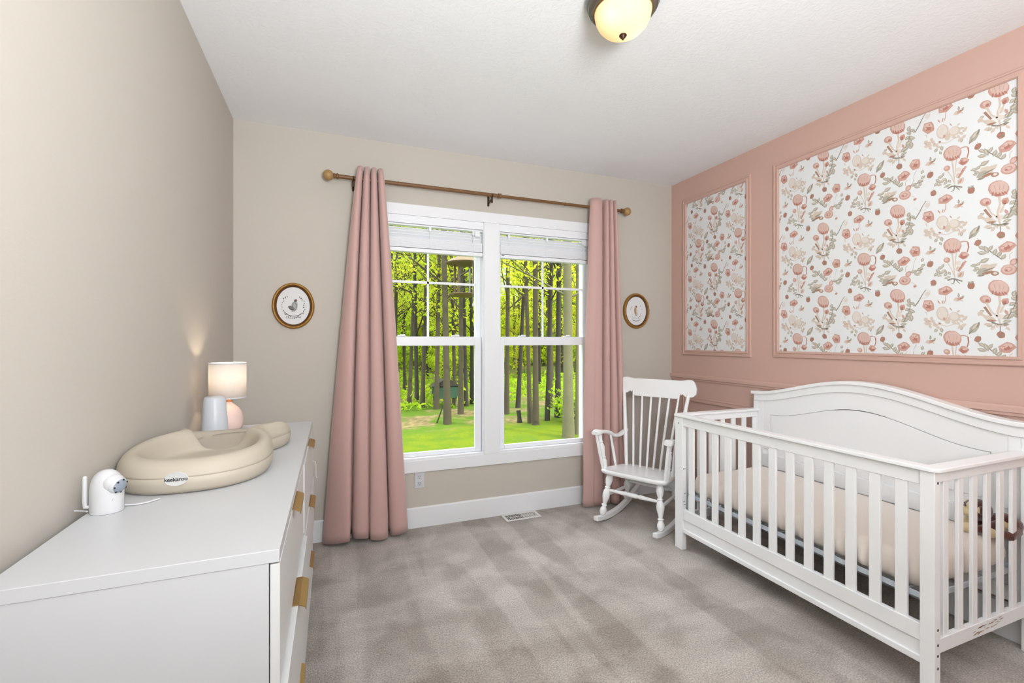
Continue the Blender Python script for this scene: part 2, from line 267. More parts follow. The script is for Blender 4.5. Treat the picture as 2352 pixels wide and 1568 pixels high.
TILE_ENC = "053,-37 -1,-72 -8,-74 -6,-38|05-1,-72 8,-106 1,-108 -8,-74|058,-106 2,-149 -5,-149 1,-108|052,-149 -3,-168 -8,-167 -5,-149|0547,-64 28,-110 22,-107 39,-63|0528,-110 6,-132 2,-128 22,-107|05-19,-69 -8,-97 -13,-99 -25,-73|05-8,-97 -2,-113 -7,-115 -13,-99|01-35,-2 -35,-16 -30,-28 -20,-36 -6,-38 8,-35 21,-26 31,-13 37,2 36,17 31,29 20,37 7,39 -7,35 -20,26 -30,13|10-32,3 -31,-10 -25,-20 -13,-25 0,-25 14,-18 24,-7 30,6 29,19 22,29 10,34 -4,33 -17,27 -27,16|2218,-7 23,-14 24,-21 23,-29 19,-23 17,-16|229,-11 12,-19 12,-26 9,-34 7,-27 6,-20|22-1,-15 0,-23 -2,-30 -6,-38 -7,-30 -6,-23|22-9,-16 -10,-24 -14,-32 -19,-38 -18,-30 -16,-23|22-17,-16 -19,-25 -24,-31 -30,-37 -28,-29 -24,-22|2217,-25 8,-33 0,-35 -9,-34 -1,-26 7,-23|2118,26 16,13 12,0 8,-12 10,0 13,13|21-2,24 -2,10 -3,-4 -5,-18 -5,-4 -4,9|21-19,18 -16,6 -14,-6 -13,-17 -16,-6 -18,5|0126,-48 26,-58 31,-66 41,-69 51,-67 60,-60 66,-50 66,-40 60,-32 51,-29 40,-31 31,-38|1030,-46 31,-54 38,-59 47,-58 54,-52 57,-43 53,-36 44,-35 35,-38|2234,-59 40,-62 45,-60 46,-54 43,-48 37,-48 33,-52|01-13,-77 -31,-76 -35,-66 -31,-49 -15,-50 -8,-58|12-14,-75 -24,-74 -26,-68 -25,-59 -17,-60 -12,-65|0354,-85 41,-108 33,-105 45,-81|0341,-108 29,-128 22,-125 33,-105|1557,-124 43,-143 26,-151 6,-151 19,-134 35,-123|2343,-147 30,-154 19,-154 7,-151 19,-145 31,-143|07-18,-104 -15,-110 -11,-114 -5,-114 0,-110 3,-104 3,-96 0,-90 -4,-87 -10,-87 -15,-91 -18,-97|07-20,-135 -18,-140 -12,-144 -4,-144 3,-141 9,-136 11,-129 9,-124 3,-120 -4,-120 -12,-123 -18,-129|11-21,-100 -19,-110 -22,-118 -30,-125 -32,-116 -30,-108|04-46,-44 -58,-40 -60,-30 -56,-17 -45,-21 -41,-29|15-47,-39 -52,-34 -54,-27 -55,-20 -50,-25 -47,-31|04-52,-47 -64,-54 -72,-52 -78,-43 -67,-37 -58,-37|15-56,-46 -63,-47 -69,-46 -74,-43 -68,-42 -61,-42|04-40,-45 -43,-57 -51,-62 -62,-63 -58,-51 -52,-45|15-43,-46 -47,-53 -53,-56 -59,-59 -55,-53 -50,-49|04-46,-78 -56,-94 -68,-97 -81,-92 -71,-79 -60,-73|15-51,-79 -59,-86 -67,-88 -76,-89 -68,-83 -60,-79|04-36,-116 -55,-120 -63,-112 -65,-96 -49,-93 -38,-97|15-41,-111 -50,-110 -57,-105 -61,-98 -52,-99 -45,-103|04-12,-143 -34,-145 -46,-137 -55,-121 -36,-119 -21,-125|15-19,-138 -31,-136 -40,-130 -48,-123 -37,-125 -27,-129|04-59,-100 -51,-114 -55,-126 -66,-139 -72,-127 -71,-114|15-60,-105 -59,-114 -61,-123 -65,-132 -66,-123 -64,-114|04-47,-120 -49,-132 -56,-138 -66,-140 -64,-130 -58,-122|15-50,-122 -53,-128 -58,-133 -63,-136 -60,-130 -56,-126|04-70,-61 -78,-58 -79,-53 -77,-45 -70,-48 -68,-52|15-71,-58 -74,-55 -76,-51 -76,-47 -73,-49 -71,-53|04-34,-83 -47,-85 -53,-80 -56,-69 -44,-67 -37,-70|15-38,-80 -44,-78 -49,-75 -53,-70 -46,-71 -41,-74|04-12,-157 -26,-162 -36,-159 -44,-151 -31,-147 -21,-147|15-17,-155 -25,-156 -32,-154 -39,-151 -31,-150 -24,-151|16-29,-143 -47,-106 -44,-104 -26,-141|16-47,-106 -58,-73 -55,-72 -44,-104|16-58,-73 -61,-39 -58,-38 -55,-72|0572,-125 59,-122 56,-114 57,-102 69,-104 75,-111|1570,-120 64,-116 61,-111 59,-104 65,-108 69,-113|0567,-115 61,-124 53,-127 44,-127 50,-119 57,-114|1564,-116 59,-120 53,-123 47,-125 52,-120 57,-117|0553,-166 41,-174 31,-173 21,-166 33,-159 43,-158|1548,-165 40,-167 33,-167 26,-165 34,-163 41,-163|0527,-192 16,-189 12,-181 12,-170 22,-173 27,-180|1524,-188 19,-184 16,-179 14,-172 19,-176 23,-181|050,-172 -15,-178 -27,-176 -38,-168 -24,-163 -12,-163|15-6,-170 -16,-172 -24,-170 -32,-168 -23,-167 -15,-167|05-23,-176 -24,-186 -30,-193 -38,-197 -37,-188 -33,-181|15-25,-179 -28,-185 -31,-189 -36,-193 -34,-188 -30,-183|0511,-159 14,-169 10,-176 3,-183 1,-175 3,-167|1510,-162 10,-168 8,-174 4,-179 5,-173 7,-168|0467,-106 58,-110 53,-107 50,-99 59,-96 64,-97|1564,-104 59,-104 56,-102 53,-99 57,-99 61,-100|04-10,-170 -20,-174 -28,-171 -34,-165 -25,-162 -16,-163|15-13,-168 -20,-169 -26,-168 -31,-165 -25,-165 -19,-166|0441,-175 33,-178 26,-176 21,-171 29,-168 36,-169|1538,-174 33,-174 28,-173 24,-171 29,-171 34,-171|1626,-160 2,-171 1,-164 24,-153|162,-171 -28,-171 -27,-166 1,-164|06-3,-167 -4,-200 -7,-200 -7,-168|03-21,-217 -20,-227 -12,-230 -3,-230 4,-222 8,-212 4,-204 -3,-198 -12,-201 -20,-207|12-12,-213 -9,-217 -4,-219 1,-216 3,-210 1,-206 -4,-204 -9,-207|16-16,-219 -14,-223 -9,-222 -7,-217 -9,-213 -14,-214|06-80,-63 -93,-44 -89,-41 -76,-59|06-93,-44 -103,-26 -100,-23 -89,-41|06-102,-27 -115,0 -112,2 -98,-24|06-115,0 -127,19 -125,22 -112,2|05-126,21 -143,15 -144,16 -126,23|05-143,15 -142,0 -144,-1 -144,16|05-142,0 -132,-17 -134,-18 -144,-1|05-132,-17 -107,-25 -107,-27 -134,-18|07-139,-7 -133,-12 -126,-12 -122,-7 -122,2 -127,9 -134,12 -140,9 -142,2|07-74,-8 -79,0 -80,1 -73,-6|07-79,0 -91,-20 -92,-19 -80,1|07-91,-20 -101,-28 -102,-27 -92,-19|01-161,-67 -161,-85 -148,-90 -134,-94 -122,-80 -111,-66 -115,-49 -119,-33 -134,-34 -149,-35 -158,-51|10-153,-58 -152,-68 -140,-68 -127,-67 -121,-56 -118,-44 -129,-41 -140,-39 -149,-48|22-147,-69 -148,-78 -139,-74 -129,-74 -131,-65 -129,-56 -139,-60 -148,-60|22-141,-63 -146,-66 -151,-66 -155,-66 -151,-63 -146,-62|22-139,-66 -140,-72 -143,-77 -147,-81 -145,-76 -143,-71|22-136,-65 -131,-67 -128,-71 -127,-75 -131,-73 -134,-70|22-135,-60 -131,-56 -126,-53 -121,-52 -125,-56 -130,-59|22-139,-58 -142,-54 -144,-50 -144,-45 -141,-48 -139,-53|05-124,-93 -130,-111 -133,-110 -128,-92|01-232,16 -237,4 -225,-6 -212,-16 -196,-12 -180,-8 -179,5 -179,18 -195,25 -210,32 -224,25|10-223,19 -225,11 -213,5 -199,0 -190,4 -183,10 -193,18 -204,25 -217,23|22-217,7 -221,2 -210,-1 -200,-5 -199,1 -195,7 -206,9 -216,13|22-212,2 -218,2 -223,4 -227,7 -222,6 -217,5|22-206,6 -210,0 -215,-4 -221,-8 -216,-3 -211,2|22-200,12 -198,6 -197,0 -197,-6 -199,0 -200,5|22-204,12 -197,14 -191,15 -186,14 -192,13 -198,12|22-212,5 -213,11 -212,18 -210,24 -210,18 -210,11|01-207,-16 -206,-40 -209,-41 -210,-17|01-206,-40 -199,-57 -202,-59 -209,-41|05-220,-114 -216,-129 -208,-139 -198,-143 -187,-140 -178,-130 -172,-116 -170,-99 -174,-84 -182,-74 -193,-70 -204,-74 -213,-84 -219,-98|17-215,-110 -211,-125 -202,-133 -192,-135 -182,-127 -175,-114 -174,-98 -178,-84 -186,-75 -197,-74 -207,-81 -213,-95|05-264,-118 -266,-131 -262,-142 -252,-148 -241,-148 -230,-142 -222,-131 -220,-118 -225,-107 -234,-101 -246,-101 -257,-108|17-257,-117 -259,-128 -253,-137 -243,-140 -232,-136 -225,-126 -224,-115 -229,-106 -239,-103 -250,-107|05-227,-146 -223,-156 -215,-159 -207,-154 -203,-143 -205,-130 -212,-123 -220,-124 -227,-133|21-208,-134 -206,-140 -201,-141 -198,-136 -198,-128 -201,-124 -206,-127|01-175,-36 -176,-46 -181,-53 -187,-60 -185,-51 -182,-44|01-192,-60 -197,-54 -199,-46 -198,-38 -194,-44 -192,-51|01-224,-77 -224,-84 -228,-90 -233,-96 -232,-89 -229,-82|05-252,-104 -259,-103 -263,-99 -264,-92 -258,-93 -253,-96|23-191,-155 -188,-158 -183,-158 -179,-155 -179,-151 -183,-150 -188,-152|25-230,-147 -237,-158 -246,-162 -256,-162 -249,-153 -241,-147|05-117,-138 -129,-142 -134,-136 -135,-126 -124,-123 -118,-126|15-119,-135 -126,-135 -130,-131 -132,-126 -127,-127 -122,-130|05-127,-141 -131,-157 -139,-162 -152,-161 -148,-148 -141,-140|15-131,-143 -135,-150 -141,-155 -148,-157 -144,-150 -138,-145|05-152,-132 -147,-141 -151,-148 -159,-154 -163,-146 -162,-138|15-153,-134 -153,-140 -155,-145 -158,-150 -158,-145 -157,-139|05-117,-151 -124,-161 -132,-163 -141,-159 -134,-150 -126,-146|15-120,-151 -126,-155 -131,-157 -137,-157 -132,-153 -127,-151|05-154,-164 -165,-171 -173,-168 -178,-160 -168,-154 -160,-155|15-158,-163 -164,-164 -170,-162 -175,-159 -168,-158 -163,-159|05-147,-137 -156,-135 -157,-128 -153,-119 -146,-122 -143,-127|15-148,-133 -151,-130 -153,-126 -152,-121 -149,-124 -148,-128|05-139,-158 -138,-168 -142,-175 -150,-180 -151,-171 -148,-164|15-141,-161 -142,-167 -145,-172 -149,-176 -147,-171 -145,-166|05-168,-165 -170,-177 -176,-182 -186,-185 -183,-174 -178,-167|15-170,-167 -173,-173 -178,-178 -183,-181 -180,-175 -176,-171|01-131,-136 -136,-143 -141,-145 -148,-145 -144,-138 -139,-135|15-133,-136 -137,-140 -141,-142 -146,-143 -142,-139 -138,-137|01-157,-161 -163,-160 -165,-156 -165,-149 -159,-151 -156,-154|15-158,-159 -161,-157 -163,-154 -164,-150 -161,-152 -158,-155|01-121,-133 -122,-140 -125,-145 -131,-147 -130,-141 -127,-136|15-122,-134 -124,-139 -126,-142 -130,-145 -128,-141 -126,-137|05-261,-116 -267,-127 -275,-130 -284,-129 -279,-120 -272,-115|15-265,-117 -270,-122 -275,-125 -281,-127 -276,-122 -271,-119|05-271,-142 -280,-145 -286,-141 -290,-133 -281,-131 -275,-133|15-274,-140 -279,-139 -283,-137 -287,-134 -282,-134 -277,-136|05-260,-136 -262,-147 -268,-152 -276,-155 -274,-146 -269,-139|15-262,-138 -265,-144 -269,-148 -274,-152 -271,-146 -267,-142|05-268,-174 -279,-175 -285,-169 -288,-159 -278,-159 -271,-163|15-271,-171 -277,-169 -281,-165 -285,-161 -279,-162 -274,-165|05-257,-185 -267,-182 -270,-175 -269,-164 -261,-167 -256,-173|15-259,-181 -263,-177 -266,-172 -267,-166 -263,-170 -260,-174|05-253,-147 -252,-156 -256,-163 -263,-168 -264,-159 -261,-152|15-255,-149 -256,-155 -258,-160 -262,-164 -261,-159 -258,-154|05-284,-135 -290,-134 -292,-129 -291,-122 -285,-123 -282,-127|15-285,-132 -288,-130 -289,-127 -290,-123 -287,-125 -285,-128|04-190,-175 -184,-185 -187,-194 -194,-203 -199,-194 -199,-185|15-191,-178 -190,-185 -191,-191 -194,-198 -195,-191 -194,-185|04-163,-199 -173,-197 -176,-191 -174,-181 -166,-183 -161,-188|15-165,-196 -169,-193 -172,-188 -172,-183 -169,-186 -166,-190|04-182,-201 -181,-210 -184,-215 -192,-219 -193,-211 -191,-205|15-184,-203 -185,-208 -187,-212 -190,-216 -189,-211 -188,-207|04-267,-192 -274,-187 -276,-180 -274,-171 -267,-175 -264,-181|15-268,-188 -271,-184 -273,-179 -273,-173 -270,-177 -268,-182|15-161,-163 -187,-162 -187,-158 -160,-159|15-187,-162 -213,-172 -213,-169 -187,-158|15-213,-172 -244,-161 -243,-158 -213,-169|04-297,-210 -322,-201 -334,-181 -338,-154 -316,-163 -301,-180|16-300,-211 -319,-183 -316,-181 -297,-208|16-319,-183 -336,-155 -334,-153 -316,-181|16-318,-180 -330,-177 -336,-169 -338,-157 -327,-159 -320,-166|25-308,-192 -320,-183 -327,-171 -332,-157 -321,-166 -313,-177|03-340,-243 -333,-250 -324,-248 -317,-241 -319,-230 -324,-221 -333,-220 -341,-223 -343,-234|12-334,-237 -329,-240 -324,-237 -323,-230 -326,-225 -332,-225 -335,-230|16-331,-218 -331,-213 -329,-213 -329,-218|05-230,-261 -234,-300 -240,-300 -236,-262|05-234,-300 -238,-344 -243,-344 -240,-300|05-238,-344 -242,-388 -246,-388 -243,-344|05-249,-264 -244,-306 -248,-307 -253,-265|05-244,-306 -244,-339 -247,-339 -248,-307|05-214,-312 -229,-343 -232,-342 -217,-310|05-229,-343 -239,-377 -242,-376 -232,-342|01-269,-224 -270,-239 -266,-252 -258,-263 -245,-268 -232,-268 -218,-262 -207,-251 -200,-237 -198,-221 -202,-208 -211,-197 -224,-192 -238,-193 -251,-199 -262,-210|10-266,-220 -266,-234 -261,-245 -251,-253 -238,-256 -225,-253 -213,-244 -207,-231 -206,-218 -211,-206 -222,-198 -235,-196 -248,-199 -259,-208|22-217,-239 -212,-246 -211,-253 -212,-261 -216,-255 -218,-248|22-226,-243 -223,-250 -223,-258 -226,-265 -228,-258 -228,-251|22-236,-245 -235,-253 -237,-261 -241,-268 -241,-260 -240,-253|22-244,-246 -245,-254 -249,-261 -254,-268 -253,-260 -250,-253|22-252,-246 -254,-254 -258,-260 -264,-266 -262,-258 -258,-251|22-218,-256 -227,-264 -235,-266 -244,-264 -236,-257 -228,-254|21-217,-205 -219,-219 -223,-231 -227,-243 -225,-231 -222,-218|21-237,-206 -237,-220 -238,-234 -240,-248 -240,-234 -239,-221|21-254,-211 -251,-223 -249,-235 -248,-247 -251,-236 -253,-224|01-266,-221 -280,-219 -280,-214 -265,-215|01-280,-219 -293,-224 -294,-220 -280,-214|02-291,-224 -294,-247 -299,-248 -297,-224|02-294,-247 -289,-272 -293,-274 -299,-248|01-257,-287 -275,-305 -289,-301 -300,-285 -284,-269 -269,-267|12-261,-291 -274,-302 -284,-300 -292,-290 -281,-281 -270,-280|20-273,-285 -282,-289 -288,-287 -293,-280 -285,-276 -278,-277|01-226,-299 -224,-307 -217,-311 -209,-310 -202,-304 -199,-295 -202,-287 -209,-283 -217,-284 -224,-290|10-218,-295 -216,-301 -211,-302 -205,-299 -203,-293 -205,-288 -211,-286 -216,-289|07-254,-332 -269,-329 -270,-320 -262,-307 -250,-310 -245,-317|01-283,-310 -270,-335 -276,-340 -290,-315|01-270,-335 -256,-359 -261,-363 -276,-340|12-276,-316 -264,-341 -267,-343 -279,-317|12-264,-341 -255,-359 -257,-360 -267,-343|05-263,-350 -259,-356 -253,-358 -248,-354 -247,-346 -250,-338 -255,-334 -261,-335 -264,-341|05-255,-390 -273,-390 -279,-379 -279,-362 -263,-362 -254,-370|11-257,-388 -266,-385 -271,-378 -273,-369 -265,-371 -259,-377|16-217,-402 -234,-396 -233,-389 -214,-395|16-234,-396 -245,-399 -247,-393 -233,-389|16-245,-399 -272,-412 -274,-407 -247,-393|16-242,-390 -239,-414 -242,-416 -246,-391|16-239,-414 -228,-417 -229,-420 -242,-416|16-244,-397 -262,-421 -264,-419 -247,-395|04-174,-335 -186,-341 -194,-337 -200,-328 -189,-324 -181,-325|15-178,-333 -185,-334 -191,-332 -196,-328 -190,-328 -184,-329|04-192,-331 -201,-329 -203,-322 -203,-313 -195,-316 -191,-321|15-194,-328 -198,-324 -200,-320 -201,-315 -197,-318 -195,-322|04-167,-337 -169,-350 -176,-355 -186,-357 -184,-346 -179,-339|15-170,-339 -173,-346 -178,-350 -184,-353 -180,-347 -176,-342|04-175,-358 -186,-364 -196,-363 -204,-356 -194,-351 -184,-350|15-179,-357 -187,-358 -194,-358 -200,-355 -193,-354 -186,-354|04-196,-342 -198,-353 -205,-358 -214,-360 -212,-350 -207,-343|15-199,-343 -202,-349 -206,-353 -211,-356 -208,-351 -205,-346|04-160,-372 -171,-371 -176,-364 -177,-353 -167,-355 -161,-361|15-163,-369 -169,-366 -172,-361 -175,-355 -169,-358 -165,-362|04-170,-366 -177,-375 -185,-376 -193,-373 -187,-366 -179,-363|15-174,-367 -179,-370 -184,-372 -190,-372 -185,-369 -180,-367|04-200,-389 -213,-392 -222,-388 -230,-381 -219,-378 -209,-380|15-205,-387 -213,-387 -220,-384 -226,-381 -219,-381 -212,-383|04-200,-376 -211,-375 -215,-369 -215,-359 -206,-360 -200,-365|15-203,-373 -208,-370 -211,-366 -213,-361 -208,-363 -205,-367|04-218,-355 -217,-363 -220,-369 -228,-373 -229,-365 -227,-359|15-220,-357 -221,-362 -223,-366 -226,-369 -225,-365 -224,-360|15-203,-350 -200,-355 -195,-356 -191,-352 -191,-346 -195,-343 -200,-345|03-171,-408 -167,-417 -158,-419 -149,-416 -146,-406 -146,-395 -154,-390 -163,-389 -169,-398|12-163,-404 -160,-409 -154,-409 -150,-403 -151,-397 -156,-394 -162,-397|16-159,-388 -158,-384 -157,-384 -157,-389|03-319,-441 -313,-451 -303,-451 -294,-446 -292,-434 -294,-422 -304,-418 -314,-419 -319,-429|12-311,-436 -306,-441 -300,-439 -297,-433 -299,-426 -306,-423 -311,-428|16-307,-416 -306,-412 -305,-412 -305,-416|14-303,-424 -310,-424 -313,-420 -316,-413 -309,-414 -305,-417|14-307,-423 -303,-416 -298,-414 -292,-415 -296,-421 -300,-424|05-238,-42 -253,-51 -262,-47 -270,-37 -257,-30 -246,-30|11-254,-45 -264,-45 -268,-40 -268,-30 -259,-30 -254,-34|13-261,-38 -269,-40 -274,-38 -279,-33 -272,-32 -266,-33|05-259,-38 -264,-46 -270,-50 -277,-51 -273,-44 -267,-39|04-258,-30 -263,-26 -264,-20 -261,-12 -256,-16 -254,-22|04-270,-33 -276,-33 -279,-29 -280,-23 -274,-23 -270,-26|03-261,-13 -259,-15 -257,-15 -256,-12 -257,-9 -259,-10|05-238,-43 -253,-42 -253,-40 -238,-41|05-123,-251 -139,-259 -149,-255 -157,-243 -143,-237 -132,-238|11-140,-253 -151,-253 -155,-247 -156,-237 -146,-238 -141,-242|13-148,-245 -156,-247 -162,-244 -167,-239 -160,-238 -153,-239|05-146,-245 -151,-254 -157,-257 -165,-258 -160,-251 -154,-246|04-144,-237 -150,-232 -151,-226 -148,-218 -142,-223 -140,-229|04-158,-240 -165,-239 -168,-235 -168,-228 -162,-229 -158,-232|03-148,-219 -146,-222 -143,-221 -142,-218 -143,-216 -146,-216|05-124,-252 -140,-250 -139,-248 -123,-250|01-102,-239 -98,-255 -83,-256 -69,-257 -60,-242 -53,-227 -61,-214 -69,-201 -84,-204 -98,-209 -102,-225|10-94,-229 -91,-238 -79,-235 -66,-231 -64,-220 -63,-210 -74,-209 -86,-210 -93,-220|22-89,-238 -88,-246 -80,-241 -70,-238 -74,-231 -74,-223 -83,-228 -92,-231|22-83,-228 -88,-232 -92,-234 -97,-234 -93,-231 -89,-229|22-83,-233 -83,-239 -85,-243 -87,-248 -87,-243 -86,-238|22-80,-234 -75,-235 -71,-238 -68,-241 -73,-240 -76,-238|22-77,-229 -73,-225 -69,-222 -65,-219 -68,-224 -72,-227|22-80,-225 -84,-222 -86,-219 -88,-214 -84,-217 -81,-220|01-52,-260 -59,-272 -48,-284 -37,-297 -21,-297 -4,-295 -1,-282 2,-268 -13,-257 -27,-247 -42,-252|10-43,-258 -47,-266 -35,-275 -22,-283 -13,-280 -5,-275 -13,-265 -23,-255 -36,-255|22-37,-272 -42,-277 -32,-282 -23,-288 -21,-282 -16,-277 -26,-272 -35,-266|22-33,-280 -39,-278 -44,-275 -48,-271 -43,-273 -38,-276|22-26,-277 -31,-282 -37,-285 -43,-287 -38,-283 -32,-280|22-20,-270 -18,-276 -18,-282 -19,-288 -20,-283 -21,-277|22-24,-268 -18,-267 -12,-268 -7,-270 -13,-270 -19,-270|22-35,-275 -34,-268 -32,-263 -30,-257 -30,-263 -32,-269|05-44,-298 -35,-309 -38,-310 -47,-300|05-35,-309 -35,-330 -38,-330 -38,-310|04-84,-261 -73,-288 -74,-289 -86,-262|04-73,-288 -68,-328 -70,-329 -74,-289|04-107,-290 -117,-286 -118,-279 -115,-269 -107,-273 -103,-279|15-109,-286 -112,-282 -114,-277 -114,-272 -110,-275 -108,-280|04-104,-315 -115,-316 -121,-311 -123,-301 -113,-301 -106,-304|15-107,-312 -113,-311 -117,-307 -120,-303 -115,-304 -110,-307|04-55,-336 -69,-343 -81,-341 -92,-334 -79,-327 -67,-327|15-60,-334 -70,-336 -78,-335 -86,-333 -78,-331 -69,-331|04-86,-332 -101,-338 -110,-333 -117,-321 -103,-316 -93,-319|15-90,-329 -99,-329 -106,-326 -112,-321 -104,-322 -97,-324|04-73,-344 -81,-356 -90,-359 -101,-358 -95,-347 -86,-341|15-78,-345 -84,-350 -90,-353 -97,-354 -92,-349 -85,-346|04-92,-348 -102,-351 -107,-347 -111,-339 -102,-337 -95,-339|15-95,-346 -100,-346 -104,-343 -108,-340 -103,-340 -98,-342|16-51,-339 -79,-334 -79,-331 -50,-336|16-79,-334 -115,-330 -115,-327 -79,-331|0645,-268 21,-295 18,-292 42,-265|0621,-295 -9,-328 -12,-326 18,-292|0450,-253 55,-269 49,-281 36,-292 33,-278 36,-265|1548,-258 48,-268 44,-277 38,-285 39,-276 42,-267|0473,-251 67,-265 57,-271 44,-272 50,-259 58,-252|1569,-253 63,-260 56,-265 49,-267 54,-261 60,-256|0436,-281 24,-277 20,-268 20,-256 31,-260 37,-268|1534,-277 28,-272 25,-266 23,-259 28,-263 32,-269|0476,-280 66,-293 54,-295 41,-291 51,-280 62,-275|1571,-281 63,-286 55,-288 46,-288 54,-283 62,-280|0419,-303 6,-297 4,-287 8,-274 19,-280 24,-288|1517,-297 12,-292 10,-285 9,-277 14,-283 17,-289|046,-315 -7,-311 -11,-302 -9,-290 2,-293 8,-301|154,-310 -2,-305 -5,-299 -7,-292 -2,-297 2,-302|0467,-331 49,-335 39,-328 32,-315 48,-312 60,-315|1562,-327 52,-326 44,-322 37,-316 46,-317 55,-320|04-9,-328 -21,-325 -25,-316 -23,-304 -13,-308 -7,-314|15-11,-323 -17,-319 -20,-313 -21,-307 -16,-311 -13,-316|01-61,-376 -59,-388 -51,-398 -38,-402 -24,-400 -12,-392 -6,-380 -8,-367 -16,-357 -29,-353 -44,-355 -55,-364|10-56,-374 -54,-384 -46,-392 -34,-395 -21,-391 -13,-382 -11,-371 -16,-362 -27,-356 -40,-357 -51,-364|21-47,-375 -45,-383 -37,-388 -27,-387 -19,-381 -18,-373 -23,-367 -33,-365 -42,-368|30-41,-374 -39,-379 -33,-382 -25,-380 -22,-376 -24,-371 -30,-368 -37,-370|32-30,-380 -28,-383 -23,-383 -21,-379 -23,-375 -28,-375|01-58,-330 -62,-338 -62,-347 -57,-356 -49,-360 -41,-359 -36,-351 -36,-341 -41,-333 -50,-329|10-55,-335 -58,-341 -56,-349 -50,-354 -43,-354 -41,-348 -43,-340 -49,-335|0573,-370 43,-389 26,-380 14,-355 40,-339 61,-340|0479,-381 56,-386 41,-377 32,-359 53,-356 70,-361|1546,-368 25,-369 12,-360 4,-343 24,-342 38,-349|1361,-385 42,-389 28,-385 14,-377 31,-374 46,-375|1677,-392 65,-396 55,-394 46,-389 57,-386 67,-386|03-1,-389 2,-396 11,-399 20,-397 27,-390 27,-383 20,-378 11,-378 2,-382|174,-388 7,-392 14,-393 19,-389 19,-384 14,-381 7,-383|1478,-371 75,-382 67,-388 57,-390 61,-381 67,-374|2657,-374 40,-372 25,-366 11,-358 27,-361 43,-365|04102,-340 90,-347 80,-346 71,-339 82,-333 92,-332|1597,-339 89,-341 82,-340 76,-338 83,-336 90,-336|0488,-348 84,-359 76,-363 66,-363 70,-353 77,-348|1585,-350 80,-355 75,-358 69,-360 74,-355 78,-352|0476,-344 67,-342 64,-336 65,-326 74,-329 79,-334|1575,-340 70,-337 68,-333 67,-328 71,-331 74,-335|0493,-361 87,-369 81,-370 74,-367 79,-360 85,-358|1590,-361 86,-364 81,-365 77,-365 81,-362 85,-361|01-87,-410 -86,-415 -81,-419 -75,-419 -71,-414 -72,-409 -77,-406 -83,-406|12-81,-414 -79,-417 -75,-417 -74,-413 -75,-411 -79,-411|05-83,-404 -63,-389 -62,-391 -81,-405|03-156,-315 -148,-323 -139,-322 -131,-315 -132,-304 -136,-293 -146,-291 -156,-294 -158,-304|12-149,-309 -143,-313 -138,-310 -136,-304 -140,-297 -146,-296 -150,-301|16-146,-289 -145,-284 -143,-284 -144,-289"
TILE = []
for q in TILE_ENC.split('|'):
    head, rest = q[:2], q[2:]
    pts = [tuple(int(x)/1000 for x in p.split(',')) for p in rest.split(' ')]
    TILE.append((int(head[0]), int(head[1]), pts))
def clip(poly, a, v, keep_less):
    out = []
    for i in range(len(poly)):
        p, q = poly[i], poly[(i+1) % len(poly)]
        ip = (p[a] <= v) if keep_less else (p[a] >= v); iq = (q[a] <= v) if keep_less else (q[a] >= v)
        if ip: out.append(p)
        if ip != iq:
            t = (v-p[a])/(q[a]-p[a]); out.append((p[0]+t*(q[0]-p[0]), p[1]+t*(q[1]-p[1])))
    return out
def wallpaper(y0, y1, z0, z1, ay, az, parent):
    b = MB(); b.box(XR-.003, XR+.001, y0, y1, z0, z1, 0)
    PY, PZ = .4035, .4565
    for i in range(int((y0-ay)/PY)-2, int((y1-ay)/PY)+3):
        for j in range(int((z0-az)/PZ)-2, int((z1-az)/PZ)+3):
            for ly, c, pts in TILE:
                P = [(ay+i*PY+p[0], az+j*PZ+p[1]) for p in pts]
                ys = [p[0] for p in P]; zs = [p[1] for p in P]
                if max(ys) <= y0 or min(ys) >= y1 or max(zs) <= z0 or min(zs) >= z1: continue
                if min(ys) < y0: P = clip(P, 0, y0, False)
                if P and max(ys) > y1: P = clip(P, 0, y1, True)
                if P and min(zs) < z0: P = clip(P, 1, z0, False)
                if P and max(zs) > z1: P = clip(P, 1, z1, True)
                if len(P) < 3: continue
                x = XR-.0032-.00040*ly-.00005*(len(b.f) % 8)
                b.add([(x, p[0], p[1]) for p in P], [tuple(range(len(P)))], 1+c)
    return b.build('wallpaper', WP, parent, smooth=False)
for (y0, y1, z0, z1, ay, az, lab) in ((2.472, 3.171, 1.224, 2.564, 2.824, 1.933, 'narrow upright floral wallpaper panel in a pink moulding, nearest the room corner'),
                                 (1.034, 2.291, 1.232, 2.56, 1.947, 2.044, 'wide floral wallpaper panel in a pink moulding, above the white crib')):
    t = thing('wallpaper_panel', lab, 'wall panel', (XR, (y0+y1)/2, z0), group='floral panels on the pink wall')
    o = moulding(y0, y1, z0, z1, .042, 'moulding_frame', t)
    p = wallpaper(y0+.040, y1-.040, z0+.040, z1-.040, ay, az, t)
    for q in (o, p):
        q.data.transform(Matrix.Translation((-XR, -(y0+y1)/2, -z0)))

